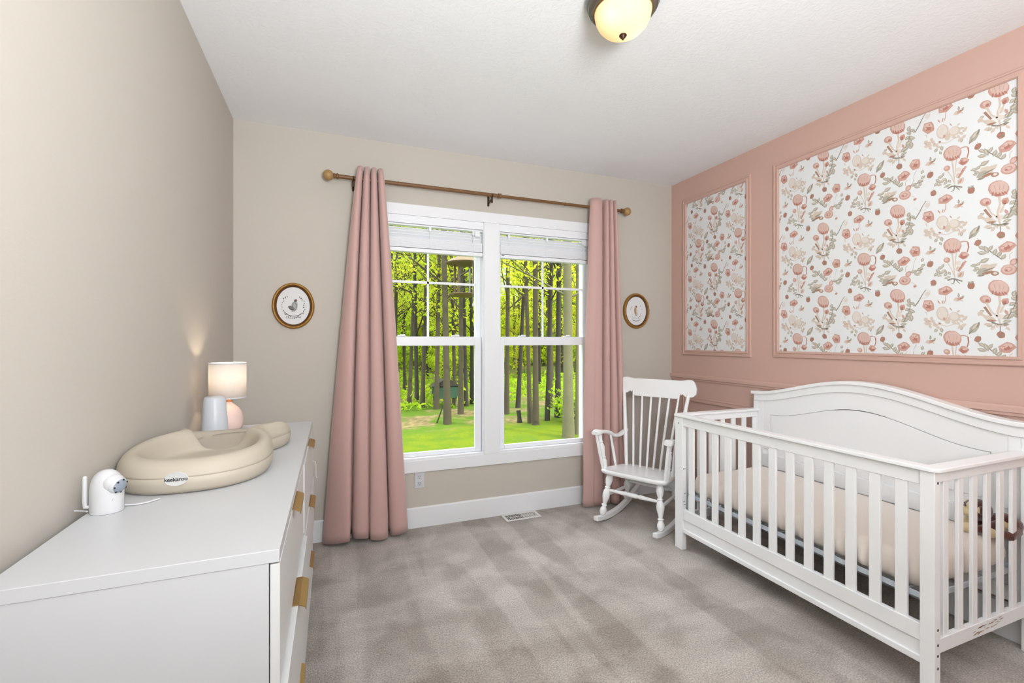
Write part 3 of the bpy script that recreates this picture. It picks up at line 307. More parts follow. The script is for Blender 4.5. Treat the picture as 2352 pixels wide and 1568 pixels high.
# ------------------------------------------------------------ window
b = MB(); CW = .09; ya, yb = YB-.018, YB
b.box(WX0-CW, WX3+CW, ya, yb, WZ1, WZ1+.078).box(WX0-CW, WX3+CW, ya, yb, WZ0-.09, WZ0-.004)
b.box(WX0-CW, WX0, ya, yb, WZ0-.004, WZ1).box(WX3, WX3+CW, ya, yb, WZ0-.004, WZ1).box(WX1, WX2, ya, yb, WZ0-.004, WZ1)
b.build('trim_3', 'trim_white', None, .003, kind='structure')
for k, (x0, x1) in enumerate(((WX0, WX1), (WX2, WX3))):
    t = thing('window_%d' % (k+1), ['white double-hung window unit nearer the dresser', 'white double-hung window unit nearer the rocking chair'][k], 'window', ((x0+x1)/2, YB, WZ0), kind='structure')
    of = tuple(t.location)
    b = MB(); j = .006
    b.box(x0, x0+j, YB-.01, YB+.15, WZ0, WZ1).box(x1-j, x1, YB-.01, YB+.15, WZ0, WZ1).box(x0, x1, YB-.01, YB+.15, WZ1-j, WZ1).box(x0, x1, YB-.012, YB+.16, WZ0-.006, WZ0+.012)
    b.box(x0, x0+.028, YB+.062, YB+.15, WZ0, WZ1).box(x1-.028, x1, YB+.062, YB+.15, WZ0, WZ1)
    b.build('jamb', 'vinyl_white', t, .0015, off=of)
    # lower sash in the inner track
    sx0, sx1, sy0, sy1 = x0+.008, x1-.008, YB+.030, YB+.060
    g0, g1 = sx0+.048, sx1-.048
    b = MB().box(sx0, g0, sy0, sy1, WZ0+.012, 1.376).box(g1, sx1, sy0, sy1, WZ0+.012, 1.376).box(g0, g1, sy0, sy1, WZ0+.012, .530).box(g0, g1, sy0, sy1, 1.309, 1.376)
    s = b.build('lower_sash', 'vinyl_white', t, .003, off=of)
    box('pane', 'window_glass', s, g0, g1, sy0+.013, sy0+.017, .530, 1.309, 0, off=of)
    cx = (x0+x1)/2
    for q in (-.2, .2): MB().box(cx+q-.028, cx+q+.028, sy0-.006, sy0+.02, 1.376, 1.386).box(cx+q-.01, cx+q+.024, sy0-.012, sy0, 1.380, 1.392).build('sash_lock', 'vinyl_white', s, .002, off=of)
    # upper sash in the outer track
    ux0, ux1, uy0, uy1 = x0+.008, x1-.008, YB+.064, YB+.094
    h0, h1 = ux0+.03, ux1-.03
    b = MB().box(ux0, h0, uy0, uy1, 1.33, WZ1-.006).box(h1, ux1, uy0, uy1, 1.33, WZ1-.006).box(h0, h1, uy0, uy1, 1.33, 1.372).box(h0, h1, uy0, uy1, 2.205, WZ1-.006)
    s = b.build('upper_sash', 'vinyl_white', t, .003, off=of)
    box('pane', 'window_glass', s, h0, h1, uy0+.018, uy0+.022, 1.372, 2.205, 0, off=of)
    MB().box(h0, h1, uy0+.009, uy0+.016, 1.768, 1.786).box(cx-.008, cx+.008, uy0+.009, uy0+.016, 1.372, 2.205).build('muntin', 'vinyl_white', s, .001, off=of)

# raised blinds
for k, (x0, x1, lab) in enumerate(((WX0, WX1, 'raised white slatted blind in the window half nearer the dresser'), (WX2, WX3, 'raised white slatted blind in the window half nearer the rocking chair'))):
    c = ((x0+x1)/2, YB+.03, 2.236); t = thing('window_blind', lab, 'blind', c, group='raised blinds in the window')
    y0, y1 = YB-.008, YB+.045
    MB().box(x0+.006, x1-.006, y0+.012, y1, 2.186, 2.236).box(x0+.004, x1-.004, y0-.002, y0+.008, 2.186, 2.240).box(x0+.006, x1-.006, y0+.006, y1, 2.172, 2.184).build('headrail', 'vinyl_white', t, .002, off=c)
    for z in (2.142, 2.120, 2.098):
        b = MB(); ym = (y0+y1)/2+.004
        b.loft([[(x, ym+.012, z-.016), (x, ym, z+.002), (x, ym-.013, z+.014), (x, ym-.013, z+.017), (x, ym, z+.005), (x, ym+.012, z-.013)] for x in (x0+.012, x1-.012)])
        b.build('slat', 'vinyl_white', t, off=c)
    for i in range(11):
        z = 2.016+i*.0062
        MB().box(x0+.010, x1-.010, y0+.002+.0006*(i % 2), y1-.002, z, z+.0058).build('slat', 'vinyl_white', t, .0012, off=c)
    MB().box(x0+.009, x1-.009, y0+.001, y1-.001, 1.984, 2.012).build('bottom_rail', 'vinyl_white', t, .003, off=c)
    for q in (.1, .5, .9):
        x = x0+(x1-x0)*q
        MB().tube([(x, y0-.001, 2.18), (x, y0-.001, 1.982)], .0012, 6).box(x-.008, x+.008, y0-.002, y0+.004, 2.14, 2.172).build('ladder_cord', 'vinyl_white', t, off=c)
    if k == 0:
        x = x1-.085
        MB().tube([(x, y0-.004, 2.19), (x+.002, y0-.005, 2.05), (x-.002, y0-.004, 1.86), (x, y0-.004, 1.62)], .0013, 6).lathe([(.001,0),(.005,.006),(.006,.02),(.002,.03)], (x, y0-.004, 1.60), 10).build('pull_cord', 'vinyl_white', t, off=c)
    else:
        MB().box(x0+.020, x0+.042, y0-.004, y0, 2.003, 2.008).build('cord_clip', 'screw_dark', t, .001, off=c, label='small dark clip')
    MB().box(x1-.07, x1-.03, y0-.004, y0+.01, 2.13, 2.174).build('hold_bracket', 'vinyl_white', t, .002, off=c)

# ------------------------------------------------------------ curtain rod and curtains
RY, RZ = YB-.09, 2.432
t = thing('curtain_rod', 'long brown bamboo-look curtain rod with tan ball ends', 'curtain rod', (1.13, RY, RZ)); of = tuple(t.location)
b = MB().tube([(.02, RY, RZ), (1.14, RY, RZ)], .0135, 16).tube([(1.14, RY, RZ), (2.26, RY, RZ)], .0115, 16)
for x, r in ((.42, .0155), (.78, .0148), (1.72, .0135), (1.36, .0135), (.60, .0142)): b.lathe([(.011,-.006),(r,-.004),(r,.004),(.011,.006)], (x, RY, RZ), 16, ax=(1,0,0))
b.build('rod', 'bamboo_brown', t, off=of)
MB().lathe([(.012,-.016),(.018,-.014),(.018,-.004),(.016,0),(.018,.004),(.018,.012),(.012,.015)], (1.165, RY, RZ), 20, ax=(1,0,0)).build('rod_joint', 'bamboo_brown', t, off=of)
for x, s in ((.005, -1), (2.272, 1)):
    MB().lathe([(.013,-.03),(.019,-.026),(.019,-.018),(.013,-.012),(.017,-.006),(.017,0),(.012,.006)], (x-s*-.0, RY, RZ), 20, ax=(s,0,0)).build('finial_collar', 'bamboo_brown', t, off=of)
    MB().ball((x+s*.034, RY, RZ), .034, 24, 16).build('finial', 'finial_tan', t, off=of)
for x in (.128, 1.105, 2.02):
    b = MB().box(x-.007, x+.007, YB-.008, YB, RZ-.06, RZ+.015).box(x-.006, x+.006, RY-.004, YB-.002, RZ-.040, RZ-.028)
    b.tube([(x, RY-.02, RZ+.006), (x, RY-.019, RZ-.008), (x, RY, RZ-.021), (x, RY+.017, RZ-.012), (x, RY+.02, RZ+.02)], .005, 8).box(x-.006, x+.006, RY-.006, RY+.006, RZ-.058, RZ-.018)
    b.build('bracket', 'bracket_bronze', t, .001, off=of)

def curtain(label, top, bot, ct, cb, dt, db, zt, zb, name='curtain', first=0., grom=None):
    """top/bot: x range; ct/cb: crease positions 0..1 incl. ends; dt/db: crease depth (0 front .. 1 back) at each."""
    c = ((bot[0]+bot[1])/2, RY, 0); t = thing(name, label, 'curtain', c, group='pink curtains at the window')
    NS, NZ = 48, 46; rows = []
    for k in range(NZ+1):
        w_ = k/NZ; e = w_**.85
        xa = top[0]+(bot[0]-top[0])*e; xb = top[1]+(bot[1]-top[1])*e
        ce = [a+(b_-a)*w_ for a, b_ in zip(ct, cb)]; de = [a+(b_-a)*w_ for a, b_ in zip(dt, db)]
        row = []; A = .108+.012*w_
        for i in range(len(ce)-1):
            for s in range(NS+(1 if i == len(ce)-2 else 0)):
                u = s/NS
                if i == 0: u = first+(1-first)*u
                ph = (u-.5)*2*PI
                kk = 1.5-.2*w_; pm_ = math.acos(-1/kk); mm = pm_+kk*math.sin(pm_); gp = .18-.08*w_
                uu = ((ph+kk*math.sin(ph))/mm*(1-gp)+1)/2
                if i == 0:
                    ph0 = (first-.5)*2*PI; u0 = ((ph0+kk*math.sin(ph0))/mm*(1-gp)+1)/2 if first else 0; uu = (uu-u0)/(1-u0)
                dep = de[i] if u < .5 else de[i+1]
                ps = ph if i else (((u if first == 0 else (u-first)/(1-first)*(1-first)+first)**(1+.9*w_))-.5)*2*PI
                fr = (1+math.cos(ps))/2
                fr = fr**(.42-.06*w_)
                y = RY+.052-A*(1-dep+dep*fr)+(.010*math.sin(3.1*i+5*w_))*w_
                y = min(y, YB-.022)
                x = xa+(xb-xa)*(ce[i]+(ce[i+1]-ce[i])*uu)+.004*math.sin(7*w_+i*1.7)*w_*(4*u*(1-u))
                z = zt+(zb(ce[i]+(ce[i+1]-ce[i])*uu)-zt)*w_
                row.append((x-c[0], y-c[1], z))
        rows.append(row)
    b = MB(); b.loft(rows, cap=False, closed=False)
    o = b.build('cloth', 'curtain_pink', t, ang=180)
    sm = o.modifiers.new('s', 'SOLIDIFY'); sm.thickness = .0025; sm.offset = 0
    # stitched hem line as a slim raised band
    hb = [[(x, y-.003, z+.060) for x, y, z in rows[-1]], [(x, y-.003, z+.068) for x, y, z in rows[-1]]]
    if grom:
        gx, gy, ang = grom
        b = MB(); n = 24; cc = Vector((gx-c[0], gy-c[1], RZ)); ax = Vector((math.sin(ang), -math.cos(ang), 0)); a = ax.cross(Vector((0,0,1))).normalized()
        rings = []
        for q in range(9):
            th = 2*PI*q/8; rr = .021+.006*math.cos(th); h = .004*math.sin(th)
            rings.append([cc+ax*h+(a*math.cos(2*PI*i/n)+Vector((0,0,1))*math.sin(2*PI*i/n))*rr for i in range(n)])
        b.loft(rings, cap=False); b.build('grommet', 'bracket_bronze', t, label='dark metal ring')
    return t
curtain('long pink curtain with deep folds hanging between the dresser and the window', (.148, .322), (-.075, .492),
        (0, .25, .50, .74, 1), (0, .33, .53, .765, 1), (.9, .9, .95, .95, .9), (1, 1, .40, 1, .8), 2.502, lambda u: .028-.012*math.cos(u*9))
curtain('pink curtain behind the white rocking chair, nearer the pink wall', (1.944, 2.176), (1.862, 2.270),
        (0, .50, .68, .86, 1), (0, .43, .63, .84, 1), (1, .95, .95, .9, .8), (.5, 1, .8, .8, .6), 2.497, lambda u: .022-.006*math.cos(u*8), first=.18, grom=(1.985, RY-.004, R(62)))

# ------------------------------------------------------------ oval pictures
def oval_frame(name, label, cx, cz, rw, rh):
    c = (cx, YB, cz); t = thing(name, label, 'picture', c, group='small gilt oval pictures')
    n = 96; prof = [(1.0,0),(1.0,.010),(.985,.017),(.955,.024),(.915,.026),(.875,.022),(.84,.020),(.80,.014),(.775,.010),(.775,.004)]
    def ring(k, y, m=0):
        return [((rw-(1-k)*rw)*math.cos(2*PI*i/n)*(1+m*math.sin(i*2.1)), -y-m*.2*math.sin(i*1.7), (rh-(1-k)*rw)*math.sin(2*PI*i/n)*(1+m*math.sin(i*2.1))) for i in range(n)]
    MB().loft([ring(k, y, .008 if .86 < k < .98 else 0) for k, y in prof[:6]], cap=False).build('frame', 'gold_frame', t, ang=60)
    MB().loft([ring(k, y) for k, y in prof[5:]], cap=False).build('frame_lip', 'gold_dark', t, label='dark gold inner lip')
    return t, MB().loft([ring(.80, .002), ring(.80, .0075)])
def ink(b, pts, w_, mi, y):
    for i in range(len(pts)-1):
        (x0, z0), (x1, z1) = pts[i], pts[i+1]; dx, dz = x1-x0, z1-z0; d = math.hypot(dx, dz) or 1
        a, e = -dz/d*w_, dx/d*w_
        b.add([(x0+a, y, z0+e), (x1+a, y, z1+e), (x1-a, y, z1-e), (x0-a, y, z0-e)], [(0,1,2,3)], mi)
def blob(b, cx, cz, rx, rz, ang, mi, y, n=12):
    b.add([(cx+rx*math.cos(2*PI*i/n)*math.cos(ang)-rz*math.sin(2*PI*i/n)*math.sin(ang), y, cz+rx*math.cos(2*PI*i/n)*math.sin(ang)+rz*math.sin(2*PI*i/n)*math.cos(ang)) for i in range(n)], [tuple(range(n))], mi)
SK = ['print_paper', 'sketch_grey', 'sketch_dark', 'sketch_light', 'sketch_tan', 'sketch_brown']
t1, b1 = oval_frame('oval_picture', 'gilt oval picture with a grey sketch, on the wall beside the dresser lamp', -.242, 1.574, .127, .151)
b = MB(); y = -.0080
blob(b, .004, -.004, .020, .038, -.25, 2, y); blob(b, -.012, -.014, .022, .012, -.5, 0, y-.0002); blob(b, .012, .034, .0085, .0085, 0, 1, y-.0002); blob(b, .014, .038, .008, .005, 0, 4, y-.0003)
ink(b, [(.006,.026),(.018,.008),(.018,-.02),(.006,-.034)], .002, 0, y-.0002); ink(b, [(-.026,-.012),(-.018,-.024),(0,-.026)], .0025, 1, y-.0003); ink(b, [(.0,.02),(-.006,0),(-.002,-.022)], .0018, 0, y-.0003)
rr = random.Random(3)
for k in range(30):
    a = R(215-250*k/29+90) if 0 else R(125+290*k/29)
    if 62 < (math.degrees(a) % 360) < 118: continue
    q = .066+rr.uniform(-.005, .005); x, z = q*math.cos(a), -.002+q*1.16*math.sin(a)
    blob(b, x, z, rr.uniform(.004, .008), rr.uniform(.002, .0035), rr.uniform(0, 3), rr.choice([0,1,0,2]), y-.0002, 7)
ink(b, [(-.05,-.045),(-.03,-.062),(0,-.068),(.03,-.063),(.052,-.045)], .002, 1, y-.0001)
for x in range(13): blob(b, -.042+x*.007, -.078-.004*math.sin(x*.5), .0028, .003, rr.uniform(0, 2), rr.choice([0,1]), y-.0002, 6)
b1.add(b.v, b.f); b1.mi[-len(b.f):] = [q+1 for q in b.mi]; b1.build('print', SK, t1, smooth=False)
t2, b2 = oval_frame('oval_picture', 'gilt oval picture with a small tan sketch, on the wall beside the rocking chair', 2.46, 1.604, .134, .154)
b = MB()
ink(b, [(.006,.040),(-.006,.030),(-.010,.010),(-.008,-.012),(-.004,-.03)], .0085, 3, y); ink(b, [(.004,.042),(-.004,.036)], .008, 4, y-.0003); ink(b, [(-.018,.02),(-.016,-.015),(-.012,-.034),(0,-.04),(.010,-.032),(.008,-.008),(.004,.016)], .002, 1, y-.0002)
for k in range(18):
    a = R(140+260*k/17); q = .058+rr.uniform(-.004, .004)
    if rr.random() < .75: blob(b, q*math.cos(a), .004+q*1.2*math.sin(a)*(.9), .005, .0028, rr.uniform(0, 3), rr.choice([0,1,2]), y-.0001, 7)
for x in range(10): blob(b, -.032+x*.007, -.062, .0028, .003, rr.uniform(0, 2), rr.choice([0,1]), y-.0002, 6)
ink(b, [(-.042,-.078),(-.02,-.085),(0,-.088),(.02,-.085),(.042,-.074)], .0024, 0, y-.0001)
b2.add(b.v, b.f); b2.mi[-len(b.f):] = [q+1 for q in b.mi]; b2.build('print', SK, t2, smooth=False)

# ------------------------------------------------------------ outlet and floor vent
c = (.5805, YB, .341); t = thing('wall_outlet', 'white double wall outlet just under the window casing', 'outlet', c)
box('cover_plate', 'plastic_white', t, -.036, .036, -.006, 0, -.060, .060, .002)
for dz in (-.024, .024):
    o = MB().box(-.017, .017, -.009, -.004, dz-.017, dz+.017).build('socket', 'plastic_grey_white', t, .003)
    MB().box(-.009, -.006, -.0094, -.008, dz-.004, dz+.008).box(.006, .009, -.0094, -.008, dz-.004, dz+.007).lathe([(.0028,0),(.0028,.002)], (0, -.0094, dz-.010), 10, ax=(0,1,0)).build('socket_slots', 'mark_grey', o)
c = (1.342, 3.237, 0); t = thing('floor_vent', 'white metal floor register set in the carpet below the window', 'vent', c)
MB().box(-.142, .142, -.067, .067, -.004, .001).build('duct_shade', 'vent_dark', t)  # flat dark plate, painting the shade in the gap behind the louvers
b = MB(); fw = .018
b.box(-.142, .142, -.067, -.067+fw, 0, .007).box(-.142, .142, .067-fw, .067, 0, .007).box(-.142, -.142+fw, -.067+fw, .067-fw, 0, .007).box(.142-fw, .142, -.067+fw, .067-fw, 0, .007).box(-.142+fw, .142-fw, -.002, .002, .001, .005)
b.build('vent_frame', 'vent_white', t, .002)
b = MB()
for i in range(22):
    x = -.120+i*.0115; s = .004 if i < 11 else .0075
    b.add([(x-s*.3,-.05,.005),(x+s*.3+.0015,-.05,.005),(x+s+.002,-.05,.0015),(x+s,-.05,.0015),(x-s*.3,.05,.005),(x+s*.3+.0015,.05,.005),(x+s+.002,.05,.0015),(x+s,.05,.0015)], [(0,1,2,3),(7,6,5,4),(0,4,5,1),(1,5,6,2),(2,6,7,3),(3,7,4,0)])
b.build('louvers', 'vent_white', t)

# ------------------------------------------------------------ dresser
DX0, DX1, DY0, DY1, DT = -.556, -.100, 1.0245, 2.59, .928
c = ((DX0+DX1)/2, (DY0+DY1)/2, 0); t = thing('dresser', 'long white six-drawer dresser with brass tab pulls along the greige wall', 'dresser', c)
box('worktop', 'dresser_white', t, DX0, DX1, DY0, DY1, DT-.026, DT, .0015, off=c)
b = MB().box(DX0+.004, -.1195, DY0+.002, DY0+.022, .08, DT-.026).box(DX0+.004, -.1195, DY1-.022, DY1-.002, .08, DT-.026).box(DX0+.004, DX0+.012, DY0+.022, DY1-.022, .09, DT-.026)
b.box(DX0+.012, -.121, 1.798, 1.818, .09, DT-.026).box(DX0+.004, -.121, DY0+.022, DY1-.022, .08, .10)
b.build('carcass', 'dresser_white', t, .001, off=c)
for y in (DY0+.03, DY1-.07):
    for x in (DX0+.03, -.17): MB().loft([[(x, y, 0), (x+.03, y, 0), (x+.03, y+.04, 0), (x, y+.04, 0)], [(x-.008, y-.008, .08), (x+.042, y-.008, .08), (x+.042, y+.048, .08), (x-.008, y+.048, .08)]]).build('leg', 'dresser_white', t, .002, off=c)
for ci, (ya, yb_) in enumerate(((DY0+.003, 1.806), (1.811, DY1-.003))):
    for ri, zt in enumerate((.898, .644, .390)):
        op = [[.0, .013, .004], [.004, .007, .002]][ci][ri]
        x1 = -.0995+op; x0 = x1-.018
        zt2 = zt-(.002 if ri else 0)
        b = MB().box(x0, x1, ya, yb_, zt2-.247, zt2)
        b.box(x0-.34, x0, ya+.03, ya+.042, zt2-.225, zt2-.03).box(x0-.34, x0, yb_-.042, yb_-.03, zt2-.225, zt2-.03).box(x0-.34, x0, ya+.042, yb_-.042, zt2-.225, zt2-.215)
        d = b.build('drawer', 'drawer_white', t, .0012, off=c)
        ym = (ya+yb_)/2; h0, h1 = ym-.078, ym+.078
        P = [(x0+.002, zt2+.0002), (x1+.004, zt2+.0002), (x1+.024, zt2-.010), (x1+.025, zt2-.020), (x1+.022, zt2-.020), (x1+.0205, zt2-.012), (x1+.0015, zt2-.003), (x1+.0012, zt2-.030), (x1-.0, zt2-.030), (x1, zt2+.0018), (x0+.002, zt2+.0018)]
        P = [(x0+.004, zt2), (x0+.004, zt2+.0020), (x1+.003, zt2+.0020), (x1+.019, zt2-.006), (x1+.020, zt2-.013), (x1+.018, zt2-.013), (x1+.017, zt2-.0075), (x1+.002, zt2)]
        MB().prism([(p[0], p[1]) for p in P], 'y', h0, h1).build('handle', 'brass', d, off=c, ang=20, label='brass tab pull')
b = MB(); b.tube([(-.094, 2.50, .742), (-.083, 2.50, .738), (-.080, 2.50, .72), (-.080, 2.50, .665), (-.074, 2.50, .655)], .0022, 8)
b.build('strap', 'plastic_white', t, off=c, label='thin white strap on the far drawers')

# ------------------------------------------------------------ changing pad
c = (-.376, 1.885, DT); t = thing('changing_pad', 'beige moulded baby changing pad with raised rim on the white dresser', 'changing pad', c)
def padsdf(x, y):
    a = (abs(x+.008)**2.35+abs((y+.186)/1.13)**2.35)**(1/2.35)-.196; b_ = math.hypot(x-.018, y-.190)-.195; k = .12
    h = max(k-abs(a-b_), 0)/k
    return min(a, b_)-h*h*k*.25
NA = 144; rad = []
for i in range(NA):
    th = 2*PI*i/NA; lo, hi = 0, .6
    for _ in range(40):
        m_ = (lo+hi)/2
        if padsdf(m_*math.cos(th), m_*math.sin(th)) < 0: lo = m_
        else: hi = m_
    rad.append(lo)
prof = [(.030,.000),(.012,.003),(.003,.014),(-.001,.030),(-.002,.046),(.000,.0475),(-.002,.049),(-.001,.064),(.003,.080),(.012,.096),(.026,.107),(.042,.110),(.058,.104),(.070,.090),(.080,.070),(.090,.052),(.102,.042),(.118,.037)]
rings = []
for d_, z in prof:
    ring = []
    for i in range(NA):
        th = 2*PI*i/NA; r = rad[i]; s = math.sin(th); co = math.cos(th)
        far = max(0, (s-.55)/.45)**1.2; zs = (.82+.17*co*co)*(1-.52*far) if .05 < z and d_ < .095 else 1-.25*far*(d_ < .095)
        ring.append(((r-d_)*co, (r-d_)*s, z*zs))
    rings.append(ring)
for f in (.7, .4, .15): rings.append([(x*f, y*f, .036-.006*(1-f)) for x, y, z in rings[len(prof)-1]])
MB().loft(rings).build('pad_body', 'pad_cream', t, ang=80)
# oval badge on the end facing into the room
bx = -.392-c[0]; th = min(range(NA), key=lambda i: abs(rad[i]*math.cos(2*PI*i/NA)-bx)+(9 if math.sin(2*PI*i/NA) > 0 else 0))
th = 2*PI*th/NA; r = rad[int(round(th/(2*PI)*NA)) % NA]
p = Vector((r*math.cos(th), r*math.sin(th), .045)); e = .001
nrm = Vector((padsdf(p.x+e, p.y)-padsdf(p.x-e, p.y), padsdf(p.x, p.y+e)-padsdf(p.x, p.y-e), 0)).normalized(); tg = Vector((-nrm.y, nrm.x, 0))
if tg.x < 0: tg = -tg
b = MB(); rings = []
for k, h in ((1, -.006), (1, .001), (.95, .0022), (.86, .0016), (.0001, .0016)):
    rings.append([p+nrm*(h+.0012-1.9*(.029*k*math.cos(2*PI*i/40))**2)+tg*.0285*k*math.cos(2*PI*i/40)+Vector((0,0,1))*.0185*k*math.sin(2*PI*i/40) for i in range(40)])
bd = b.loft(rings).build('badge', 'badge_silver', t, label='silver oval name badge')
cu = bpy.data.curves.new('lettering', 'FONT'); cu.body = 'keekaroo'; cu.size = .0142; cu.align_x = 'CENTER'; cu.align_y = 'CENTER'; cu.extrude = .0003; cu.offset = .00022; cu.space_character = .98
fo = bpy.data.objects.new('tmp_text', cu); COL.objects.link(fo)
dg = bpy.context.evaluated_depsgraph_get(); me = bpy.data.meshes.new_from_object(fo.evaluated_get(dg)); bpy.data.objects.remove(fo)
M = Matrix((tg, Vector((0,0,1)), nrm)).transposed().to_4x4()
for v in me.vertices:
    q = Vector(v.co); v.co = p+tg*q.x+Vector((0,0,1))*(q.y-.0005)+nrm*(.0030+q.z-1.9*q.x*q.x)
me.materials.clear(); me.materials.append(MATS['ink_dark'])
lo_ = bpy.data.objects.new('lettering', me); COL.objects.link(lo_); lo_.parent = bd

# ------------------------------------------------------------ baby monitor camera
c = (-.516, 1.405, DT); t = thing('baby_monitor', 'white pan-tilt baby monitor camera with antenna on the dresser', 'monitor', c, rz=R(-12))
# local: +x lens side, body half-cylinder with domed top
n = 40; rings = []
for z, k in ((0, .97), (.003, 1), (.03, 1), (.058, 1), (.066, .985), (.078, .93), (.088, .85), (.097, .72), (.104, .54), (.109, .3), (.1105, .02)):
    rings.append([(.034*k*math.cos(2*PI*i/n), .030*k*math.sin(2*PI*i/n), z*.93) for i in range(n)])
bd = MB().loft(rings).build('housing', 'plastic_white', t, ang=60)
MB().loft([[(.0333*math.cos(2*PI*i/n), .0293*math.sin(2*PI*i/n), z) for i in range(n)] for z in (0, .0022)]).build('base_ring', 'mark_grey', bd)
MB().ball((.017, -.006, .070), .023, 24, 16).lathe([(.020,.000),(.021,.010),(.018,.016)], (.020, -.007, .068), 24, ax=(.93,-.25,-.25)).build('camera_head', 'plastic_white', t)
hd = Vector((.020,-.007,.068)); ax = Vector((.93,-.25,-.25)).normalized()
b = MB().lathe([(.0165,.0155),(.0165,.0175),(.012,.022),(.006,.0245),(.0005,.025)], hd, 24, ax=ax); ln = b.build('lens', 'lens_grey', t, label='grey glossy lens')
b = MB(); u_ = ax.cross(Vector((0,0,1))).normalized(); v_ = u_.cross(ax)
for k in range(7):
    a = 2*PI*k/7; b.ball(hd+ax*.0185+(u_*math.cos(a)+v_*math.sin(a))*.0155, .0024, 8, 6)
b.build('infrared_leds', 'black_plastic', ln)
MB().tube([(-.028,-.006,.014), (-.040,-.010,.016), (-.041,-.010,.03), (-.041,-.010,.086)], [.005,.0055,.0055,.0048], 12).ball((-.041,-.010,.086), .0049, 12, 8).build('antenna', 'plastic_white', t)
b = MB(); b.add([(.0235,-.0222,.030),(.0258,-.0204,.034),(.027,-.0194,.038),(.0247,-.0213,.033)], [(0,1,2,3)]); b.v = [(x*1.01, y*1.02-.0006, z) for x, y, z in b.v]
b.build('logo_mark', 'mark_grey', bd, smooth=False)
b = MB(); b.tube([(.02,.03,.004),(.045,.032,.003),(.065,.045,.003),(.078,.070,.003)], .0019, 8); b.build('sensor_cable', 'plastic_white', t)
b = MB(); b.tube([(-.035,-.012,.006),(-.055,.0,.004),(-.075,.004,.004),(-.088,-.002,.004)], .0022, 8).box(-.102,-.084,-.007,.004,.001,.010)
b.build('power_cable', 'plastic_white', t)

# ------------------------------------------------------------ night light and table lamp
c = (-.488, 2.365, DT); t = thing('night_light', 'small white tapered night light standing in front of the table lamp', 'night light', c)
MB().lathe([(.048,0),(.051,.003),(.052,.010),(.0514,.028),(.0510,.030),(.0512,.032),(.0425,.160),(.039,.167),(.032,.171),(.0001,.172)], n=40).build('shell', 'plastic_grey_white', t, ang=30)
MB().lathe([(.0518,.028),(.0521,.030),(.0518,.032)], n=40, cap=False).build('seam_ring', 'plastic_white', t)
b = MB()
for k in range(3): b.ball((.0515*math.cos(R(-70+16*k)), .0515*math.sin(R(-70+16*k)), .018), .003, 8, 6)
b.build('buttons', 'plastic_white', t)
c = (-.463, 2.500, DT); t = thing('table_lamp', 'small lit table lamp with white drum shade and pink ceramic base', 'lamp', c)
MB().lathe([(.050,0),(.056,.003),(.060,.012),(.0635,.035),(.063,.060),(.057,.082),(.045,.100),(.031,.114),(.021,.124),(.018,.130),(.012,.132)], n=40).build('base', 'lamp_pink', t, ang=60)
MB().lathe([(.013,.128),(.018,.131),(.016,.137),(.010,.140),(.008,.168)], n=24).build('neck', 'copper', t)
MB().lathe([(.006,.165),(.0085,.17),(.014,.19),(.013,.205),(.006,.214),(.0001,.216)], n=20).build('bulb', 'plastic_white', t)
s = .0765; b = MB(); b.lathe([(s,.150),(s,.312)], n=56, cap=False)
sh = b.build('lamp_shade', 'shade_linen', t); sm = sh.modifiers.new('s', 'SOLIDIFY'); sm.thickness = .0012
for z in (.311, .151):
    b = MB(); b.lathe([(s-.0015,z-.003),(s+.0015,z-.003),(s+.0015,z+.003),(s-.0015,z+.003),(s-.0015,z-.003)], n=56, cap=False)
    if z > .2: b.build('shade_ring', 'plastic_white', sh)
for k in range(3): b.tube([(0,0,.168),(s*math.cos(2.1*k),s*math.sin(2.1*k),.152)], .0014, 6)
b.build('shade_ring', 'plastic_white', sh)
MB().tube([(-.05,-.02,.004),(-.075,-.06,.003),(-.093,-.10,.003),(-.103,-.115,-.02),(-.106,-.118,-.25)], .002, 8).build('cord', 'plastic_white', t)
l = bpy.data.lights.new('lamp_bulb', 'POINT'); l.energy = .95; l.color = (1, .82, .60); l.shadow_soft_size = .014
o = bpy.data.objects.new('lamp_bulb', l); COL.objects.link(o); o.location = (c[0], c[1], DT+.250)

# ------------------------------------------------------------ ceiling lamp
c = (1.10, 1.570, H); t = thing('ceiling_lamp', 'round flush ceiling lamp with frosted glass bowl and pewter ring', 'ceiling light', c)
MB().lathe([(.138,0),(.148,-.004),(.150,-.016),(.146,-.026),(.139,-.031)], n=64, cap=False).build('canopy_ring', 'pewter', t, ang=30)
MB().lathe([(.139,-.031),(.142,-.036),(.138,-.044),(.130,-.047),(.1295,-.056),(.124,-.060),(.117,-.058)], n=64, cap=False).build('inner_ring', 'pewter_dark', t, ang=30)
dm = MB().lathe([(.113,-.052),(.114,-.064),(.110,-.086),(.099,-.110),(.081,-.130),(.057,-.144),(.029,-.152),(.006,-.153)], n=64, cap=False).build('glass_bowl', 'dome_glass', t, ang=80)
MB().lathe([(.113,-.050),(.117,-.054),(.117,-.060),(.114,-.062)], n=64, cap=False).build('bowl_rim', 'brass', t)
MB().lathe([(.004,-.150),(.0145,-.152),(.0155,-.156),(.011,-.160),(.010,-.164),(.005,-.168),(.0035,-.172),(.0001,-.174)], n=24).build('finial', 'bracket_bronze', t)
for k, (dx, dy) in enumerate(((.052, .004), (-.056, -.022))):
    l = bpy.data.lights.new('ceiling_bulb', 'POINT'); l.energy = (.21, .10)[k]; l.color = (1, .80, .58); l.shadow_soft_size = .014
    o = bpy.data.objects.new('ceiling_bulb', l); COL.objects.link(o); o.location = (c[0]+dx, c[1]+dy, H-.092)

